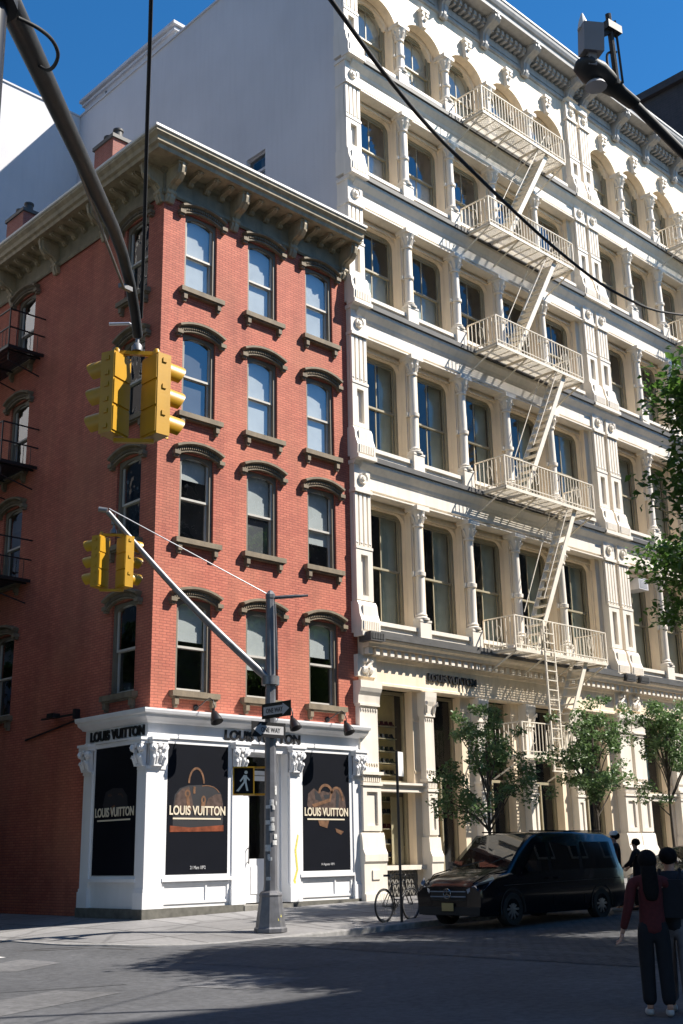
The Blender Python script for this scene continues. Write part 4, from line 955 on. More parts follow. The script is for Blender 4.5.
# ------------------------------------------------------------------ traffic poles, signals and signs
def signal_pair(label, loc, rz=0):
    t = thing('traffic_light', label, 'traffic light', loc, rz, 'yellow traffic light pairs')
    b = MB(); b.tube([(0,0,.42),(0,0,.02)],.028,10).lathe([(.01,-.02),(.07,-.02),(.07,.05),(.04,.09),(.01,.09)],(0,0,.0),12).lathe([(.01,.18),(.06,.18),(.06,.28),(.01,.28)],(0,0,0),12)
    b.build('hanger', m_steel, t, smooth=40)
    for z in (-.05,-1.25): b = MB(); b.bar((.20,-.15,z),(-.20,.15,z),.06,.05); b.build('bracket', m_yel, t)
    for s_ in (-1,1): b = MB(); b.lathe([(.01,-.03),(.045,-.03),(.05,.03),(.03,.07),(.01,.07)],(-s_*.20,s_*.15,-.05),10); b.build('cap', m_yel, t, smooth=40)
    for (x,y,a) in ((.21,-.15,R(-90)),(-.21,.15,R(20))):
        h = MB(); h.box(-.175,.175,-.10,.10,-1.2,-.10)
        for k in range(3): h.box(-.165,.165,-.115,-.10,-.45-.36*k,-.13-.36*k); h.box(-.19,-.175,-.03,.03,-.42-.36*k,-.36-.36*k); h.box(.175,.19,-.03,.03,-.22-.36*k,-.16-.36*k); h.box(-.19,-.175,-.03,.03,-.22-.36*k,-.16-.36*k)
        ho = h.build('housing', m_yel, t, (x,y,0), rot=(0,0,a))
        for k in range(3):
            v = MB(); zc = -.28-.36*k; n = 20; vs = []
            for i in range(n+1):
                t_ = R(-50+280*i/n); c_, s_ = math.cos(t_)*.155, math.sin(t_)*.155
                ln = .17+.10*max(0,min(1,(s_/.155+.8)/1.3))
                vs += [(c_,.10,zc+s_),(c_*.99,.10+ln,zc+s_*.99-.012),(c_*.93,.10+ln,zc+s_*.93-.012),(c_*.93,.10,zc+s_*.93)]
            v.add(vs,[(4*i+q,4*i+(q+1)%4,4*i+4+(q+1)%4,4*i+4+q) for i in range(n) for q in range(4)]+[(0,1,2,3),(4*n+3,4*n+2,4*n+1,4*n)])
            v.build('visor', m_yel, ho, smooth=60)
            l = MB(); l.lathe([(.01,.125),(.08,.12),(.145,.10),(.145,.09),(.01,.09)],(0,0,zc),16,'y'); l.build('lens', m_lens, ho, smooth=60)
    return t
# far pole on the shop corner
PX, PY = .40, -3.80; PZ = gz(PX,PY)
TP = thing('traffic_pole', 'tall grey street pole with flared stickered base on the pavement before the white shop door', 'street pole', (PX,PY,PZ), 0)
b = MB(); b.lathe([(.01,0),(.33,0),(.33,.07),(.30,.10),(.225,.66),(.235,.70),(.215,.74),(.16,.78),(.01,.78)],(0,0,0),8); b.build('base', m_pole, TP)
b = MB(); b.lathe([(.15,.75),(.135,.9),(.095,6.72),(.105,6.74),(.105,6.82),(.05,6.9),(.01,6.92)],(0,0,0),8); b.build('shaft', m_pole, TP, smooth=20)
tipw = Vector((-2.54,-1.93,8.35)); tip = tipw-Vector((PX,PY,PZ)); cl = Vector((.0,.0,4.97))
b = MB(); n_ = 14; pts = [cl.lerp(tip,i/n_)+Vector((0,0,-.14*math.sin(math.pi*i/n_))) for i in range(n_+1)]
b.tube(pts,[.085-.03*i/n_ for i in range(n_+1)],10); b.lathe([(.01,-.09),(.19,-.09),(.19,.09),(.01,.09)],tuple(cl),10).tube([tip+Vector((-.02,0,.03)),tip+Vector((-.16,.12,.06))],.06,8)
b.build('mast_arm', m_steel, TP, smooth=50)
b = MB(); b.tube([tip+Vector((.02,0,.08)),Vector((0,0,6.8))],.012,6); b.build('guy_wire', m_alu, TP)
b = MB(); b.tube([(0,0,6.75),(.35,-.30,6.78),(.62,-.52,6.80)],[.04,.04,.025],8); b.tube([(.02,-.13,6.6),(.06,-.16,5.2)],.02,6); b.build('bracket_arm', m_pole, TP)
random.seed(11)
b = MB()
for k in range(16):
    a = R(random.uniform(195,300)); z = random.uniform(.95,2.7); r_ = .1335-.0069*(z-.9)+.004; wd = random.uniform(.05,.13); hh = random.uniform(.06,.15)
    n_ = 4; vs = []
    for i in range(n_+1):
        q = a+wd/r_*(i/n_-.5); vs += [(r_*math.cos(q)*1.02,r_*math.sin(q)*1.02,z),(r_*math.cos(q)*1.02,r_*math.sin(q)*1.02,z+hh)]
    b.add(vs,[(2*i,2*i+2,2*i+3,2*i+1) for i in range(n_)])
b.build('sticker', m_stick, TP, fixn=False)
b = MB()
def onbase(px_, z): a = R(270+px_*30); r_ = (.305-.135*(z-.1)/.56+.006)*.985; return (r_*math.cos(a),r_*math.sin(a),z)
for pl in ([(-.25,.22),(.1,.2),(.12,.42),(-.2,.45)],[(.15,.3),(.5,.28),(.5,.52),(.18,.5)],[(-.2,.5),(.12,.48),(.3,.6),(-.1,.62)]):
    b.add([onbase(*p) for p in pl],[tuple(range(len(pl)))])
b.build('sticker', m_syel, TP, fixn=False)
signal_pair('yellow traffic light pair on the silver arm of the pole at the shop corner', tuple(tipw+Vector((.14,-.03,-.44))), 0)
# one-way signs
def oneway(label, loc, rz, left):
    t = thing('one_way_sign', label, 'street sign', loc, rz, 'one way signs')
    b = MB(); b.box(-.455,.455,-.004,.004,-.155,.155); b.build('panel', m_black, t)
    s_ = -1 if left else 1
    b = MB(); b.add([(s_*.41,-.007,0),(s_*.20,-.007,.125),(s_*.20,-.007,.085),(-s_*.40,-.007,.085),(-s_*.40,-.007,-.085),(s_*.20,-.007,-.085),(s_*.20,-.007,-.125)],[tuple(range(7))]); b.build('arrow', m_ltxt, t)
    text('ONE WAY', m_black, t, .52, .10, (-s_*.05,-.011,0), RF, bold=.012, ext=.001)
    b = MB(); b.box(-.06,.06,.004,.09,-.10,-.07); b.box(-.06,.06,.004,.09,.07,.10); b.build('clamp', m_steel, t)
oneway('black one way sign facing the street with its white arrow pointing left', (PX-.22,PY-.20,3.74), 0, True)
oneway('black one way sign set edge-on above the other sign, arrow pointing right', (PX-.20,PY-.42,4.13), R(-90), False)
# pedestrian signal
pc = at_ = Vector((-.05,-3.48,2.74))
ps = thing('pedestrian_signal', 'yellow walk signal box with white walking figure on the grey corner pole', 'pedestrian signal', tuple(pc), R(-38))
b = MB(); b.box(-.22,.22,-.02,.16,-.28,.28); b.box(-.22,.22,-.14,-.02,.255,.28).box(-.22,-.195,-.14,-.02,-.28,.255).box(.195,.22,-.14,-.02,-.28,.255).box(-.195,.195,-.10,-.02,-.28,-.255); b.build('housing', m_yel, ps)
b = MB(); b.box(-.195,.195,-.04,-.022,-.255,.255); b.build('face', m_poster, ps)
b = MB(); Yf = -.046
def fp(poly): b.add([(x,Yf,z) for x,z in poly],[tuple(range(len(poly)))])
fp([(.05+.035*math.cos(R(a)),.17+.035*math.sin(R(a))) for a in range(0,360,30)])
fp([(.0,.12),(.07,.11),(.06,-.02),(.0,-.02)]); fp([(.06,.10),(.13,.02),(.115,-.0),(.06,.06)]); fp([(.0,.11),(-.08,.0),(-.06,-.02),(.0,.05)])
fp([(.02,-.01),(.06,-.02),(.10,-.20),(.06,-.20)]); fp([(.0,-.02),(.04,-.02),(-.10,-.21),(-.15,-.20)])
b.build('walking_figure', m_walkman, ps)
b = MB()
for z in (-.27,.27): b.bar((.0,.08,z),(.58,.02,z),.05,.04)
b.build('arm', m_yel, ps)
# near pole at the left edge
np_ = atd(-14,10,6.5); NZ = gz(np_.x,np_.y)-.12
NP = thing('traffic_pole', 'dark street pole close by with heavy curved arm overhead carrying the larger signals', 'street pole', (np_.x,np_.y,NZ), 0)
O = Vector((np_.x,np_.y,NZ)); topz = np_.z-NZ+.6
b = MB(); b.lathe([(.01,0),(.33,0),(.33,.07),(.30,.10),(.225,.66),(.215,.74),(.16,.78),(.01,.78)],(0,0,0),8); b.build('base', m_pole, NP)
b = MB(); b.lathe([(.15,.75),(.112,topz),(.01,topz+.1)],(0,0,0),12); b.build('shaft', m_black, NP, smooth=30)
A_, B_ = atd(2,-12,6.55), atd(113,227,11.6)
pts = [A_.lerp(B_,i/8)-O for i in range(9)]+[atd(*q)-O for q in ((122,252,12.4),(130,283,12.95),(135,312,13.3),(138,336,13.5))]
b = MB(); b.tube([Vector((0,0,pts[0].z-.05))]+pts,[.078]+[.076-.0016*i for i in range(len(pts))],14); b.lathe([(.01,-.12),(.17,-.12),(.17,.12),(.01,.12)],(0,0,pts[0].z),12)
b.build('mast_arm', m_polek, NP, smooth=60)
sp = [atd(*q)-O for q in ((18,18,6.6),(38,28,6.7),(52,40,6.9),(58,54,7.1),(54,66,7.3),(46,70,7.45),(34,62,7.5))]
def crom(P, n=6):
    out = []
    for i in range(len(P)-1):
        p0,p1,p2,p3 = P[max(i-1,0)],P[i],P[i+1],P[min(i+2,len(P)-1)]
        for k in range(n):
            t = k/n; out.append(.5*((2*p1)+(p2-p0)*t+(2*p0-5*p1+4*p2-p3)*t*t+(3*p1-p0-3*p2+p3)*t**3))
    return out+[P[-1]]
b = MB(); b.tube(crom(sp),.012,8); b.build('cable_loop', m_rub, NP, smooth=60)
b = MB(); b.tube([atd(67,138,9.0)-O,atd(96,215,10.9)-O,atd(124,288,12.8)-O],.016,8); b.bar(atd(120,285,12.75)-O,atd(131,290,12.9)-O,.05); b.build('guy_rod', m_steel, NP)
s1 = signal_pair('larger, closer yellow traffic light pair hanging from the dark curved arm', tuple(atd(137,350,13.9)), 0); s1.scale = (.93,.93,.93)
b = MB(); b.tube([(0,0,.3),(-.10,.05,.36),(-.32,.18,.33)],.02,6); b.build('side_bracket', m_alu, s1)
# overhead wires
b = MB(); b.tube(crom([atd(141,318,13.4),atd(144,240,12.9),atd(147,130,12.2),atd(151,0,11.3),atd(156,-260,9.6),atd(170,-900,8)]),.021,8)
tag(b.build('wire', m_rub, smooth=60), 'black overhead wire rising almost straight up from the near traffic light arm', 'wire')
b = MB(); b.tube(crom([atd(250,-110,5.2),atd(331,0,6.0),atd(392,83,7.0),atd(455,154,8.2),atd(555,248,10.5),atd(622,296,12.5),atd(683,315,14.5),atd(790,318,19)]),.0135,8)
tag(b.build('wire', m_rub, smooth=60), 'thick black wire sagging diagonally in front of the cream building', 'wire')
# street lamp on the right
SLp = Vector((1.2,-18.7,gz(1.2,-18.7)))
sl_ = thing('street_lamp', 'dark cobra-head street lamp arm with small antenna box, before the cream building roof', 'street lamp', tuple(SLp))
b = MB(); b.lathe([(.01,0),(.3,0),(.3,.1),(.2,.7),(.14,.8),(.07,9.9),(.01,9.95)],(0,0,0),10); b.build('pole', m_polek, sl_, smooth=30)
hd = [atd(583,64,13.3)-SLp, atd(634,104,13.9)-SLp, atd(690,160,14.6)-SLp, atd(745,214,15.3)-SLp]
b = MB(); b.tube(crom([hd[1],hd[2],hd[3],Vector((0,0,9.0))]),[.06]*6+[.055]*13,10); b.build('arm', m_polek, sl_, smooth=50)
dv = (hd[0]-hd[1]).normalized(); ln = (hd[0]-hd[1]).length
b = MB(); b.lathe([(.01,-.05),(.09,.0),(.10,ln*.3),(.15,ln*.55),(.18,ln*.8),(.14,ln*1.0),(.06,ln*1.07),(.01,ln*1.08)],(0,0,0),14,'z')
Mq = dv.to_track_quat('Z','Y').to_matrix().to_4x4(); b.xf(Matrix.Translation(hd[1]) @ Mq @ Matrix.Scale(.62,4,Vector((0,1,0)))); b.build('lamp_head', m_polek, sl_, smooth=50)
b = MB(); b.lathe([(.01,-.02),(.13,0),(.10,.05),(.01,.07)],tuple(hd[0].lerp(hd[1],.22)-Vector((0,0,.19))),12); b.build('lamp_glass', m_gal, sl_, smooth=50)
ab = atd(591,40,13.3)-SLp
b = MB(); b.box(-.12,.12,-.10,.10,-.17,.17); b.box(-.05,.05,-.05,.05,-.32,-.17); b.xf(Matrix.Translation(ab) @ Matrix.Rotation(R(-35),4,'Z') @ Matrix.Rotation(R(10),4,'X')); b.build('antenna_box', m_box, sl_)
b = MB(); b.lathe([(.07,.0),(.05,.1),(.01,.22)],tuple(ab+Vector((-.06,.05,.14))),10); b.build('antenna_cap', m_flash, sl_)
r1, r2, r3 = atd(608,14,13.5)-SLp, atd(617,84,13.5)-SLp, atd(604,20,13.5)-SLp
b = MB(); b.tube([r1,r2],.035,8).tube([r1+Vector((.10,-.02,-.05)),r2+Vector((.10,-.02,.05))],.016,6).bar(ab,r1.lerp(r2,.25),.05).bar(r1.lerp(r2,.2)+Vector((-.09,0,0)),r1.lerp(r2,.2)+Vector((.14,-.03,0)),.10)
b.tube(crom([r1.lerp(r2,.5)+Vector((.08,0,0)),r1.lerp(r2,.55)+Vector((-.08,.03,-.05)),r1.lerp(r2,.75)+Vector((-.08,.03,-.1)),r1.lerp(r2,.9)]),.015,6); b.build('antenna_mast', m_polek, sl_)
# no-standing sign post by the kerb
q = Vector((3.62,-4.33,gz(3.62,-4.33))); sg = thing('sign_post', 'thin black post with small white sign seen nearly edge-on beside the bicycle', 'sign post', tuple(q), R(16))
b = MB(); b.tube([(0,0,0),(0,0,3.6)],.032,8); b.build('post', m_black, sg)
b = MB(); b.box(.03,.30,-.006,.006,3.05,3.58); b.build('panel', m_flash, sg)

# ------------------------------------------------------------------ bicycle
def bicycle(loc, rz):
    t = thing('bicycle', 'dark bicycle leaning against the black sign post at the kerb', 'bicycle', loc, rz); rw = .335
    for x in (0,1.02):
        b = MB(); n = 28
        b.tube([(x+rw*math.cos(2*math.pi*i/n),0,rw+rw*math.sin(2*math.pi*i/n)) for i in range(n+1)],.019,6); w_ = b.build('wheel', m_rub, t, smooth=60)
        b = MB(); b.tube([(x+(rw-.03)*math.cos(2*math.pi*i/n),0,rw+(rw-.03)*math.sin(2*math.pi*i/n)) for i in range(n+1)],.010,5)
        for i in range(18): a = 2*math.pi*i/18; b.bar((x+.02*math.cos(a+1),.02*(-1)**i,rw+.02*math.sin(a+1)),(x+(rw-.03)*math.cos(a),0,rw+(rw-.03)*math.sin(a)),.003)
        b.lathe([(.01,-.05),(.025,-.04),(.025,.04),(.01,.05)],(x,0,rw),8,'y'); b.build('rim', m_steel, w_, smooth=60)
    bb_, st, hd0, hd1 = (.43,0,.29), (.28,0,.80), (.86,0,.62), (.81,0,.82)
    b = MB(); T = lambda p,q,r_=.017: b.tube([p,q],r_,8)
    T(bb_,st); T(bb_,hd0,.02); T((.30,0,.74),hd1); T(hd0,hd1,.021)
    for s_ in (-.05,.05): T((0,s_,rw),(bb_[0],s_*.6,bb_[2]),.011); T((0,s_,rw),(.30,s_*.3,.72),.010); b.tube([hd0,(.90,s_,.55),(1.02,s_,rw)],.013,8)
    b.build('frame', m_black, t, smooth=50)
    b = MB(); b.tube([hd1,(.80,0,.93),(.86,0,.95)],.014,8); b.tube([(.80,-.29,.97),(.84,-.12,.95),(.86,0,.95),(.84,.12,.95),(.80,.29,.97)],.013,8); b.build('handlebar', m_black, t, smooth=50)
    b = MB(); b.tube([st,(.25,0,.92)],.014,8); b.build('seat_post', m_steel, t)
    b = MB(); b.prism([(.11,-.08),(.30,-.02),(.38,-.015),(.38,.015),(.30,.02),(.11,.08),(.08,.0)],.92,.965,'xy'); b.build('saddle', m_rub, t)
    b = MB(); b.lathe([(.01,.05),(.10,.05),(.10,.056),(.01,.056)],bb_,16,'y'); b.bar((.43,.07,.29),(.50,.07,.14),.02).bar((.43,-.07,.29),(.36,-.07,.44),.02).box(.46,.55,.07,.15,.125,.15).box(.31,.40,-.15,-.07,.43,.455); b.build('crank', m_steel, t)
    b = MB(); b.box(.02,.34,-.09,.09,.40,.62); b.xf(Matrix.Translation((-.12,.0,.02))); 
    return t
bicycle((3.30,-4.13,gz(3.3,-4.13)+.005), R(9))

# ------------------------------------------------------------------ vehicles
def vehicle(name, label, loc, stations, wheels, wheel_r, paint, extra, half=.95, glass=None):
    t = thing(name, label, 'van' if 'van' in name else 'car', loc)
    secs = []
    for (x,zt,wb,wr,zb) in stations:
        belt = min(1.02, zt-.10)
        pts = [(wb*.90,zb),(wb*.985,zb+.14),(wb,min(.62,belt-.12)),(wb*.985,belt),(wr,zt-.09),(wr-.07,zt-.025),(wr*.5,zt)]
        secs.append([(x,-y,z) for y,z in pts]+[(x,y,z) for y,z in reversed(pts)])
    b = MB(); m = len(secs[0])
    for s_ in secs: b.v += s_
    for i in range(len(secs)-1):
        for k in range(m): b.f.append((i*m+k,i*m+(k+1)%m,(i+1)*m+(k+1)%m,(i+1)*m+k))
    b.f.append(tuple(range(m))); b.f.append(tuple((len(secs)-1)*m+k for k in range(m))[::-1])
    b.build('body', paint, t, smooth=38)
    for x in wheels:
        for s_ in (-1,1):
            b = MB(); r_ = wheel_r; yo = s_*(half-.11)
            b.lathe([(r_*.62,-.11),(r_*.93,-.115),(r_,-.085),(r_,.085),(r_*.93,.115),(r_*.62,.11),(r_*.62,-.11)],(x,yo,r_),28,'y',False); w_ = b.build('wheel', m_tyre, t, smooth=40)
            b = MB(); b.lathe([(r_*.655,-.09),(r_*.64,.0),(r_*.655,.09)],(x,yo,r_),28,'y',False)
            for k in range(10):
                a = 2*math.pi*k/10; ys_ = yo+s_*.095; b.bar((x+.03*math.cos(a),ys_,r_+.03*math.sin(a)),(x+r_*.64*math.cos(a),ys_-s_*.01,r_+r_*.64*math.sin(a)),.045,.02,(0,1,0))
            b.lathe([(.01,-.11),(.06,-.10),(.06,.10),(.01,.11)],(x,yo,r_),12,'y'); b.build('rim', m_rim, w_, smooth=40)
            b = MB(); n = 20; vs = []                          # arch lip
            for i in range(n+1):
                a = R(-12+204*i/n); 
                for rr_,yy in ((r_+.035,half-.005),(r_+.085,half+.006)): vs.append((x+rr_*math.cos(a),s_*yy,r_+rr_*math.sin(a)))
            b.add(vs,[(2*i,2*i+1,2*i+3,2*i+2) for i in range(n)]); b.build('wheel_arch', m_tyre, t, fixn=False)
    extra(t)
    return t
def van_extra(t):
    H = .95
    def side(poly, mat, name, off=.008, s_=-1, par=None):
        b = MB(); vs = []
        for x,z in poly:
            y = H*.985+(.985*H-.80)*-1*max(0,(z-1.02))/.75 if z > 1.02 else H+.0
            vs.append((x,s_*(y+off),z))
        b.add(vs,[tuple(range(len(vs)))]); return b.build(name, mat, par or t, fixn=False)
    for s_ in (-1,1):
        side([(1.35,1.08),(2.28,1.08),(2.28,1.66),(1.98,1.66)], m_carglass,'side_window',.012,s_)
        side([(2.40,1.08),(3.42,1.08),(3.42,1.66),(2.40,1.66)], m_carglass,'side_window',.012,s_)
        side([(3.54,1.08),(4.85,1.08),(4.72,1.66),(3.54,1.66)], m_carglass,'side_window',.012,s_)
        for x in (1.28,2.34,3.48):
            side([(x,.36),(x+.012,.36),(x+.012,1.05),(x,1.05)], m_tyre,'door_seam',.004,s_)
        side([(.65,.80),(4.9,.86),(4.9,.872),(.65,.812)], m_intr,'body_crease',.005,s_)
        b = MB(); b.box(2.12,2.27,s_*(H+.03)-.015,s_*(H+.03)+.015,.90,.935).box(2.46,2.62,s_*(H+.03)-.015,s_*(H+.03)+.015,.90,.935); b.build('handle', m_car, t)
        b = MB(); b.box(1.42,1.56,s_*(H+.16)-.13,s_*(H+.16)+.10,1.06,1.28).bar((1.52,s_*H*.96,1.06),(1.50,s_*(H+.12),1.10),.05); b.build('mirror', m_car, t)
        # swept headlamp
        b = MB(); b.add([(-.012+.0,s_*.50,.74),(.03,s_*.80,.86),(.32,s_*.945,.99),(.34,s_*.957,.93),(.06,s_*.905,.73),(-.008,s_*.52,.66)],[tuple(range(6))])
        hl = b.build('headlamp', m_lampg, t, fixn=False)
        b = MB(); b.lathe([(.01,0),(.055,.0),(.05,.03),(.01,.035)],(.015,s_*.70,.765),12,'x'); b.build('lamp_bulb', m_chrome, hl)
        b = MB(); b.box(4.96,5.11,s_*.74-.07,s_*.74+.07,.85,1.45); b.build('tail_lamp', m_red, t)
    b = MB(); b.box(2.0,4.9,-.70,.70,.4,1.62).box(1.5,2.0,-.62,.62,.4,1.0).box(1.75,1.95,-.60,-.2,1.0,1.5).box(1.75,1.95,.2,.60,1.0,1.5); b.build('interior', m_intr, t)
    # windscreen between bonnet and roof
    b = MB(); b.add([(1.02,-.80,1.13),(1.02,.80,1.13),(1.86,.70,1.79),(1.86,-.70,1.79)],[(0,1,2,3)]); b.v = [(x-.03,y,z+.035) for x,y,z in b.v]; b.build('windscreen', m_carglass, t, fixn=False)
    b = MB(); b.bar((1.02,-.1,1.17),(1.30,-.72,1.42),.02).bar((1.0,.5,1.17),(1.16,-.06,1.30),.02); b.build('wiper', m_black, t)
    b = MB(); b.add([(-.012,-.46,.52),(-.012,.46,.52),(.004,.50,.78),(.004,-.50,.78)],[(0,1,2,3)]); b.build('grille', m_tyre, t, fixn=False)
    b = MB()
    for z in (.60,.70): b.bar((-.02,-.47,z),(-.02,.47,z),.03,.022)
    b.build('grille_bar', m_lampg, t)
    b = MB(); n=24; cz=.655; b.tube([(-.045,.095*math.cos(2*math.pi*i/n),cz+.095*math.sin(2*math.pi*i/n)) for i in range(n+1)],.011,6)
    for k in range(3): a = R(90+120*k); b.bar((-.045,0,cz),(-.045,.092*math.cos(a),cz+.092*math.sin(a)),.022,.014,(1,0,0))
    b.build('emblem', m_chrome, t, smooth=60)
    b = MB(); b.box(-.05,-.03,-.155,.155,.32,.475); b.build('number_plate', m_plate, t)
    b = MB(); b.add([(-.018,-.82,.24),(-.018,.82,.24),(-.01,.84,.40),(-.01,-.84,.40)],[(0,1,2,3)]); b.build('lower_grille', m_tyre, t, fixn=False)
    for s_ in (-1,1):
        b = MB(); b.bar((2.0,s_*.66,1.895),(4.7,s_*.66,1.895),.03); b.build('roof_rail', m_car, t)
    # bonnet edge highlight crease
    b = MB(); b.tube([(.06,-.62,.86),(.4,-.74,1.03),(1.0,-.80,1.12)],.012,6).tube([(.06,.62,.86),(.4,.74,1.03),(1.0,.80,1.12)],.012,6); b.build('bonnet_crease', m_car, t)
vz = gz(6.2,-5.7)-.12
vehicle('parked_van','black passenger van parked at the kerb in front of the cream building','' or (3.62,-5.68,vz),
  [(0,.80,.86,.78,.26),(.10,.90,.92,.80,.22),(.45,1.04,.95,.84,.21),(1.02,1.14,.95,.82,.21),(1.45,1.50,.95,.77,.21),(1.88,1.80,.95,.80,.21),(2.3,1.88,.95,.81,.21),(3.4,1.90,.95,.81,.21),(4.6,1.88,.95,.80,.21),(4.95,1.80,.94,.77,.24),(5.12,1.30,.92,.80,.30)],
  (.92,4.12),.335,m_car,van_extra)
def car_extra(t):
    b = MB(); b.add([(.95,-.66,.98),(.95,.66,.98),(1.62,.56,1.33),(1.62,-.56,1.33)],[(0,1,2,3)]); b.v = [(x-.02,y,z+.03) for x,y,z in b.v]; b.build('windscreen', m_carglass, t, fixn=False)
    for s_ in (-1,1):
        b = MB(); b.add([(1.25,s_*.90,.98),(3.5,s_*.90,.98),(3.1,s_*.72,1.30),(1.72,s_*.72,1.30)],[(0,1,2,3)]); b.build('side_window', m_carglass, t, fixn=False)
        b = MB(); b.lathe([(.01,-.02),(.09,0),(.07,.06),(.01,.06)],(.0,s_*.62,.62),12,'x'); b.build('headlamp', m_lampg, t)
        b = MB(); b.box(1.25,1.38,s_*.97-.1,s_*.97+.08,.98,1.12); b.build('mirror', m_car, t)
    b = MB(); b.box(-.03,-.01,-.4,.4,.42,.60); b.build('grille', m_tyre, t)
vehicle('parked_car','dark saloon car parked behind the black van, mostly hidden','' or (11.7,-5.55,gz(13,-5.5)-.12),
  [(0,.72,.80,.70,.24),(.12,.78,.86,.74,.2),(.9,.95,.9,.72,.2),(1.65,1.36,.9,.62,.2),(2.3,1.43,.9,.62,.2),(3.1,1.38,.9,.62,.2),(3.8,1.08,.9,.70,.2),(4.45,1.0,.86,.70,.24),(4.55,.7,.82,.7,.3)],
  (.8,3.6),.32,m_car,car_extra,.9)

# ------------------------------------------------------------------ people
def skinned(name, mat, parent, V, Eg, sub=2, root=0, loc=None):
    me = bpy.data.meshes.new(name); me.from_pydata([v[:3] for v in V],Eg,[]); o = bpy.data.objects.new(name,me); COL.objects.link(o)
    sk = o.modifiers.new('s','SKIN'); sk.use_smooth_shade = True
    sd = me.skin_vertices[0].data
    for i,v in enumerate(V):
        r_ = v[3]; sd[i].radius = r_ if isinstance(r_,tuple) else (r_,r_); sd[i].use_root = (i == root)
    ss = o.modifiers.new('u','SUBSURF'); ss.levels = ss.render_levels = sub
    bpy.context.view_layer.update()
    m2 = bpy.data.meshes.new_from_object(o.evaluated_get(bpy.context.evaluated_depsgraph_get()))
    bpy.data.objects.remove(o); m2.name = name
    m2.materials.clear(); m2.materials.append(mat)
    for p in m2.polygons: p.use_smooth = True
    n = bpy.data.objects.new(name,m2); COL.objects.link(n)
    if parent: n.parent = parent
    if loc: n.location = loc
    return n
def blob(name, mat, parent, c, rad, noise=0., rot=0):
    bm = bmesh.new(); bmesh.ops.create_icosphere(bm,subdivisions=3,radius=1)
    for v in bm.verts:
        f = 1+random.uniform(-noise,noise); v.co = Vector((v.co.x*rad[0]*f,v.co.y*rad[1]*f,v.co.z*rad[2]*f))
    bm.transform(Matrix.Translation(c) @ Matrix.Rotation(rot,4,'X')); me = bpy.data.meshes.new(name); bm.to_mesh(me); bm.free(); me.materials.append(mat)
    for p in me.polygons: p.use_smooth = True
    o = bpy.data.objects.new(name,me); COL.objects.link(o); o.parent = parent; return o
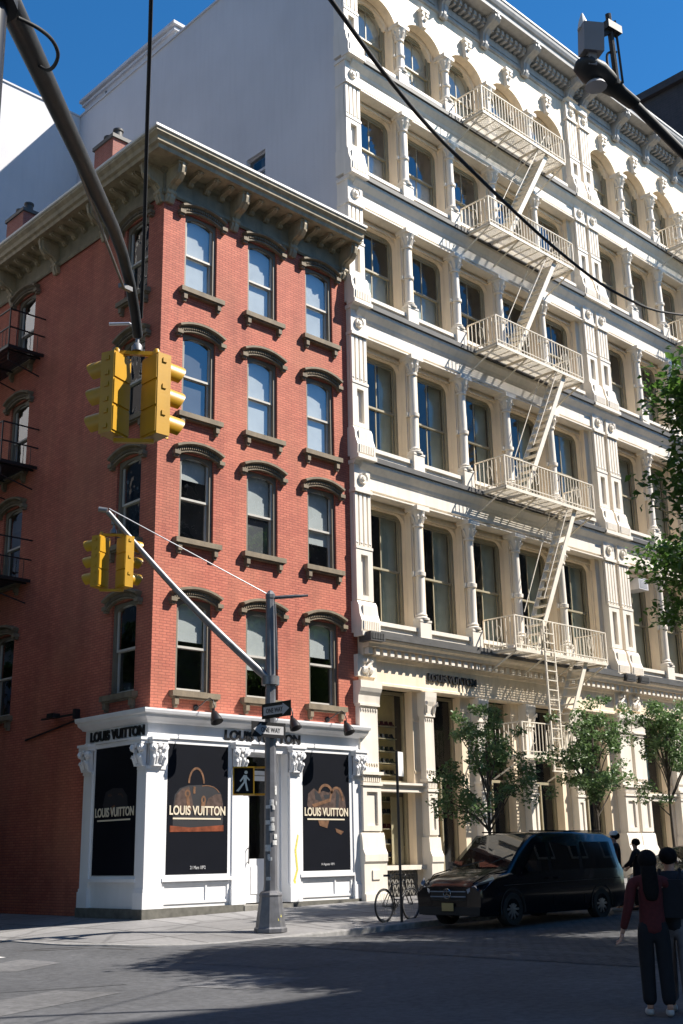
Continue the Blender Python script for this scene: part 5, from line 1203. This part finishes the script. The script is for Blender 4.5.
def person(label, loc, rz, h, top, trou, shoe, hair_long, armL, armR, step=.12, cap=None, pack=None, sh=.19):
    """local: faces +y, x to its right; armL/armR = elbow and wrist offsets from the shoulder"""
    t = thing('person', label, 'person', loc, rz); k = h/1.72
    def S_(x,y,z,r_): return (x*k,y*k,z*k,(r_*k if not isinstance(r_,tuple) else (r_[0]*k,r_[1]*k)))
    hip, kn, an = .09, .50, .085
    sl, sr = step, -step
    def arm(s_, a):
        sx = s_*sh; e = a[0]; w_ = a[1]
        return [S_(sx,0,1.40,.052), S_(sx+e[0],e[1],1.40+e[2],.040), S_(sx+w_[0],w_[1],1.40+w_[2],.027)]
    AL, AR = arm(-1,armL), arm(1,armR)
    V = [S_(0,0,.95,.11),S_(0,0,1.18,.10),S_(0,0,1.38,.10),S_(0,.0,1.475,.055),S_(0,.015,1.56,.062),S_(0,.03,1.63,.085),S_(0,.02,1.68,.06)]+AL+AR
    V += [S_(-hip,0,.88,.085),S_(-hip*1.05,sl*.5,kn,.055),S_(-hip*1.1,sl*.7-.03,an,.036),S_(-hip*1.2,sl*.7+.14,.03,.03)]
    V += [S_(hip,0,.88,.085),S_(hip*1.05,sr*.3,kn,.055),S_(hip*1.1,sr*.9-.03,an,.036),S_(hip*1.2,sr*.9+.14,.03,.03)]
    Eg = [(0,1),(1,2),(2,3),(3,4),(4,5),(5,6),(2,7),(7,8),(8,9),(2,10),(10,11),(11,12),(0,13),(13,14),(14,15),(15,16),(0,17),(17,18),(18,19),(19,20)]
    # hands: palm, four unequal bent fingers and a thumb
    for s_,A in ((-1,9),(1,12)):
        wv = Vector(V[A][:3]); el = Vector(V[A-1][:3]); dr_ = (wv-el).normalized(); sd_ = dr_.cross(Vector((s_,0,0))).normalized(); nn = dr_.cross(sd_)
        i0 = len(V); pm = wv+dr_*.055*k; V.append((*pm,.024*k)); Eg.append((A,i0))
        for f,(of,ln) in enumerate(((-.030,.075),(-.010,.085),(.010,.08),(.029,.062))):
            a_ = pm+sd_*of*k+dr_*.03*k; b_ = a_+dr_*ln*.5*k+nn*s_*.012*k; c_ = b_+dr_*ln*.4*k+nn*s_*.03*k
            j = len(V); V += [(*a_,.0098*k),(*b_,.0088*k),(*c_,.0075*k)]; Eg += [(i0,j),(j,j+1),(j+1,j+2)]
        a_ = wv+dr_*.03*k-sd_*.03*k; b_ = a_+dr_*.035*k-sd_*.018*k; j = len(V); V += [(*a_,.011*k),(*b_,.009*k)]; Eg += [(i0,j),(j,j+1)]
    body = skinned('person_body', m_skin, t, V, Eg)
    nose = MB(); nose.lathe([(.012*k,0),(.008*k,.02*k),(.002,.03*k)],(0,.105*k,1.60*k),8,'y')
    for s_ in (-1,1): nose.lathe([(.004,0),(.02*k,.004),(.024*k,.02*k),(.004,.03*k)],(s_*.078*k,.015*k,1.585*k),8,'x')
    nose.build('face', m_skin, t, smooth=60)
    b = MB()
    for s_ in (-1,1): b.lathe([(.002,0),(.012*k,.004),(.002,.008)],(s_*.032*k,.108*k,1.632*k),8,'y')
    b.box(-.022*k,.022*k,.10*k,.108*k,1.558*k,1.564*k); b.build('eyes', m_hair, t)
    # clothing
    V = [S_(0,0,.82,(.165,.13)),S_(0,0,.93,(.168,.13)),S_(0,0,1.10,(.145,.115)),S_(0,-.01,1.30,(.165,.125)),S_(0,-.005,1.42,(.11,.085)),S_(0,.0,1.49,.06)]
    Eg = [(0,1),(1,2),(2,3),(3,4),(4,5)]
    for A in (AL,AR):
        j = len(V); V += [(*A[0][:3],.075*k),(*A[1][:3],.058*k),(*(Vector(A[1][:3]).lerp(Vector(A[2][:3]),.93)),.045*k)]; Eg += [(4,j),(j,j+1),(j+1,j+2)]
    skinned('top', top, t, V, Eg)
    V = [S_(0,0,1.06,(.142,.108)),S_(0,0,.93,(.155,.118))]; Eg = [(0,1)]
    for s_,st in ((-1,sl*.6),(1,sr*.6)):
        j = len(V); V += [S_(s_*hip,0,.84,.108),S_(s_*hip*1.05,st*.7,kn,.088),S_(s_*hip*1.1,st*1.1-.02,.10,.082)]; Eg += [(1,j),(j,j+1),(j+1,j+2)]
    skinned('trousers', trou, t, V, Eg)
    for s_,st in ((-1,sl*.7),(1,sr*.9)):
        skinned('shoe', shoe, t, [S_(s_*hip*1.1,st-.06,.05,.045),S_(s_*hip*1.12,st+.03,.045,.05),S_(s_*hip*1.2,st+.15,.035,.042)],[(0,1),(1,2)])
    random.seed(5)
    if hair_long:
        blob('hair', m_hair, t, Vector((0,-.02*k,1.645*k)), (.105*k,.118*k,.115*k), .03)
        skinned('hair', m_hair, t, [S_(0,-.05,1.64,(.09,.07)),S_(0,-.085,1.50,(.095,.05)),S_(0,-.11,1.32,(.10,.04)),S_(0,-.12,1.20,(.06,.025))],[(0,1),(1,2),(2,3)])
    else: blob('hair', m_hair, t, Vector((0,-.018*k,1.655*k)), (.100*k,.112*k,.098*k), .05)
    if cap: 
        b = MB(); b.lathe([(.108*k,0),(.106*k,.05*k),(.08*k,.09*k),(.01,.10*k)],(0,0,1.665*k),16); b.prism([(-.08*k,.09*k),(.08*k,.09*k),(.05*k,.2*k),(-.05*k,.2*k)],1.66*k,1.675*k,'xy'); b.build('cap', cap, t, smooth=50)
    if pack:
        b = MB(); b.prism([(-.15*k,-.12*k),(.15*k,-.12*k),(.13*k,-.26*k),(-.13*k,-.26*k)],1.0*k,1.40*k,'xy')
        for s_ in (-1,1): b.tube([(s_*.10*k,-.13*k,1.38*k),(s_*.11*k,-.02*k,1.50*k),(s_*.11*k,.10*k,1.36*k),(s_*.14*k,.02*k,1.05*k)],.022*k,6)
        b.build('backpack', pack, t, smooth=40)
    return t
person('person in dark red knit top and black trousers with long dark hair, seen from behind', (-4.72,-15.66,gz(-4.72,-15.66)-.015), R(-50), 1.53, m_red, m_trou, m_shoe, True, ((-.07,-.02,-.28),(-.14,.04,-.52)), ((.05,.08,-.26),(-.02,.22,-.36)), .06)
person('person with short dark hair, navy top, dark backpack and grey trousers, seen from behind', (-4.43,-15.73,gz(-4.43,-15.73)-.015), R(-62), 1.55, m_navy, m_grey, m_shoe, False, ((-.05,.03,-.28),(-.02,.16,-.46)), ((.05,.03,-.28),(.02,.16,-.46)), .14, None, m_trou, .21)
person('person in dark clothes and a white cap standing behind the black van', (9.45,-5.95,gz(9.4,-6)-.12), R(35), 1.80, m_trou, m_trou, m_shoe, False, ((-.05,.03,-.28),(-.02,.16,-.46)), ((.05,.03,-.28),(.02,.16,-.46)), .05, m_flash)
person('person in black leaning forward behind the rear of the van, bareheaded', (9.95,-6.2,gz(9.9,-6.2)-.12), R(20), 1.62, m_trou, m_trou, m_rub, False, ((-.1,.1,-.24),(-.1,.28,-.36)), ((.1,.1,-.24),(.15,.28,-.36)), .1)

# ------------------------------------------------------------------ trees
def leaves(mb, cl, n, size, rnd):
    for c,r_ in cl:
        for _ in range(int(n*r_[0])):
            while True:
                p = Vector((rnd.uniform(-1,1),rnd.uniform(-1,1),rnd.uniform(-1,1)))
                if p.length < 1: break
            p = p*(.55+.45*rnd.random()); q = c+Vector((p.x*r_[0],p.y*r_[0],p.z*r_[1]))
            s_ = size*rnd.uniform(.6,1.3); a = Vector((rnd.gauss(0,1),rnd.gauss(0,1),rnd.gauss(0,.6))).normalized(); b_ = a.cross(Vector((rnd.gauss(0,.5),rnd.gauss(0,.5),1))).normalized()
            mb.add([q-a*s_*.5,q+b_*s_*.3+Vector((0,0,.02)),q+a*s_*.55-Vector((0,0,s_*.12)),q-b_*s_*.3],[(0,1,2,3)])
def tree(name, label, loc, base_pts, limbs, clumps, nleaf, size, mat, seed, tr, group=None):
    rnd = random.Random(seed); t = thing(name, label, 'tree', loc, 0, group)
    b = MB(); b.tube(crom([Vector(p) for p in base_pts],4),[tr*(1-.45*i/((len(base_pts)-1)*4)) for i in range((len(base_pts)-1)*4+1)],9)
    tk = b.build('trunk', m_bark, t, smooth=60); b = MB(); cl = []
    for (s_,e) in limbs:
        s_,e = Vector(s_),Vector(e); m_ = s_.lerp(e,.5)+Vector((rnd.uniform(-.1,.1),rnd.uniform(-.1,.1),.12*(e-s_).length))
        b.tube(crom([s_,m_,e],4),[tr*.42*(1-.08*i) for i in range(9)],6)
        for k in range(3):
            q = e+Vector((rnd.uniform(-1,1),rnd.uniform(-1,1),rnd.uniform(-.5,.9)))*clumps[1]*.9; b.tube([m_.lerp(e,.6+.13*k),q],[tr*.16,tr*.05],5); cl.append((q,(clumps[0]*rnd.uniform(.6,1.1),clumps[0]*rnd.uniform(.45,.8))))
        cl.append((e,(clumps[0]*rnd.uniform(.7,1.1),clumps[0]*rnd.uniform(.5,.9))))
    b.build('limb', m_bark, t, smooth=60)
    lb = MB(); leaves(lb,cl,nleaf,size,rnd); lb.build('crown', mat, t, fixn=False)
    return t
def small_tree(label, x, y, seed, lean, hh, spread, low):
    rnd = random.Random(seed); z = gz(x,y); L_ = []
    for k in range(17):
        a = k*2.4+rnd.random(); f = rnd.uniform(.0,1); s_ = low*.8+(hh-low)*f*.5; r_ = spread*rnd.uniform(.5,1)*(1-.35*f)
        L_.append(((lean*s_,0,s_),(lean*s_+r_*math.cos(a),r_*math.sin(a)*.8,low+(hh-low)*(f*.9)+rnd.uniform(0,.4))))
    tree('street_tree', label, (x,y,z), [(0,0,-.1),(lean*.6,0,.9),(lean*1.8,.02,2.2),(lean*hh*.8,0,hh*.85)], L_, (.36,.6), 260, .105, m_leaf, seed, .055, 'young street trees along the kerb')
small_tree('thin young tree with two leafy tiers behind the bonnet of the van', 7.25,-3.9, 21, .02, 4.6, 1.2, 2.1)
small_tree('bushy young tree rising behind the roof of the van by the twin piers', 11.85,-3.9, 33, .01, 4.9, 1.25, 2.1)
small_tree('young tree farthest along the kerb, beyond the parked van', 15.6,-3.9, 45, .01, 5.2, 1.35, 2.5)
def big_tree(label, x, y, c, rad, seed, nl, hz):
    rnd = random.Random(seed); z = gz(x,y); L_ = []
    cc = Vector(c)-Vector((x,y,z))
    for k in range(40):
        d_ = Vector((rnd.gauss(0,1),rnd.gauss(0,1),rnd.gauss(0,.75))).normalized()*rad*rnd.uniform(.55,1.0); d_.z *= hz
        L_.append(((cc.x*.35,cc.y*.35,cc.z*.62),tuple(cc+d_)))
    tree('plane_tree', label, (x,y,z), [(0,0,-.1),(.05,.1,2.2),(cc.x*.2,cc.y*.2,cc.z*.45),(cc.x*.4,cc.y*.4,cc.z*.7)], L_, (1.3,1.1), nl, .17, m_leafd, seed, .2, 'large trees across the street')
big_tree('large leafy tree whose branch tips hang before the cream facade', 10.5,-18.8,(12.9,-11.6,7.5),4.1,77,420,1.3)
big_tree('large leafy tree across the street, nearer the intersection', 3.6,-18.8,(5.0,-15.0,8.2),3.3,91,330,.9)

# ------------------------------------------------------------------ surrounding buildings
def block(name, label, x0,x1,y0,y1,h, mat, faces, st=3.9, bay=3.0):
    t = thing(name, label, 'building', ((x0+x1)/2,(y0+y1)/2,0)); O_ = Vector(((x0+x1)/2,(y0+y1)/2,0))
    b = MB(); b.box(x0,x1,y0,y1,-1,h); b.box(x0-.3,x1+.3,y0-.3,y1+.3,h,h+.45); b.xf(Matrix.Translation(-O_)); b.build('wall', mat, t)
    b = MB(); g = MB()
    for f in faces:
        horiz = f in ('y0','y1'); a0,a1 = (x0,x1) if horiz else (y0,y1); u = a0+bay
        while u < a1-1:
            z = 5.
            while z < h-2.4:
                p = {'y0':y0,'y1':y1,'x0':x0,'x1':x1}[f]; s_ = -1 if f in ('y0','x0') else 1
                for (mbx,w_,e,zz0,zz1) in ((b,.75,.06,z-.1,z+2.3),(g,.62,.075,z,z+2.2)):
                    lo,hi = sorted((p+s_*.002,p+s_*e))
                    if horiz: mbx.box(u-w_,u+w_,lo,hi,zz0,zz1)
                    else: mbx.box(lo,hi,u-w_,u+w_,zz0,zz1)
                z += st
            u += bay
    for q in (b,g): q.xf(Matrix.Translation(-O_))
    b.build('window_frames', m_sashl, t); g.build('panes', m_poster, t)
    return t
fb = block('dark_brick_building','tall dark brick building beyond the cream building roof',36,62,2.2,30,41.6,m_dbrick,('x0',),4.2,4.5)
block('loft_building','grey loft building across the front street, outside the view',3.0,66,-40,-27.6,24.0,m_slate,('y1','x0'))
block('loft_building','tall grey loft building across the side street, outside the view',-44,-15.2,2.5,60,42,m_slate,('x1','y0'))
block('loft_building','grey loft building behind the camera corner, outside the view',-46,-19.5,-60,-27,36,m_slate,('x1','y1'))
def sky_blocker_tree(label, x, y, cz, rad, seed):  # unseen trees added to darken the lower part of the brick side wall
    rnd = random.Random(seed); L_ = []; z = gz(x,y)
    for k in range(22):
        d_ = Vector((rnd.gauss(0,1),rnd.gauss(0,1),rnd.gauss(0,.9))).normalized()*rad*rnd.uniform(.5,1.0)
        L_.append(((0,0,cz*.6),tuple(Vector((0,0,cz))+d_)))
    tree('plane_tree', label, (x,y,z), [(0,0,-.1),(.05,.1,1.2),(0,.1,cz*.5),(0,0,cz*.8)], L_, (1.1,1.1), 520, .22, m_leafd, seed, .18, 'added unseen trees blocking side street skylight')
sky_blocker_tree('added unseen tree blocking skylight at the side wall, middle one of the row', -6.2,8.5,5.8,3.2,55)
sky_blocker_tree('added unseen tree blocking skylight at the side wall, farthest from the intersection', -6.0,15.5,6.5,3.4,57)
sky_blocker_tree('added unseen tree blocking skylight at the side wall, nearest the intersection', -7.2, 2.2, 6.2, 3.0, 61)
# lorry added out of frame on the left to darken the lower side wall
LT = thing('shading_lorry', 'added unseen dark box lorry shading the lower side wall of the brick building', 'truck', (-5.0,6.2,gz(-5,6)-.12), 0)
b = MB(); b.box(-1.15,1.15,-2.2,4.2,.75,3.7); b.box(-1.05,1.05,-2.2,4.2,.55,.75); b.build('cargo_box', m_car, LT)
b = MB(); b.prism([(-2.25,.5),(-2.25,2.5),(-2.9,2.5),(-3.4,1.6),(-4.1,1.4),(-4.15,.5)],-1.05,1.05,'yz'); b.build('cab', m_car, LT)
b = MB(); b.add([(-.9,-2.93,2.42),(.9,-2.93,2.42),(.9,-3.4,1.66),(-.9,-3.4,1.66)],[(0,1,2,3)]); b.build('windscreen', m_carglass, LT, fixn=False)
for yy in (-3.3,2.9):
    for s_ in (-1,1): b = MB(); b.lathe([(.2,-.14),(.42,-.14),(.46,-.1),(.46,.1),(.42,.14),(.2,.14)],(s_*.92,yy,.46),20,'x'); b.build('wheel', m_tyre, LT, smooth=40)
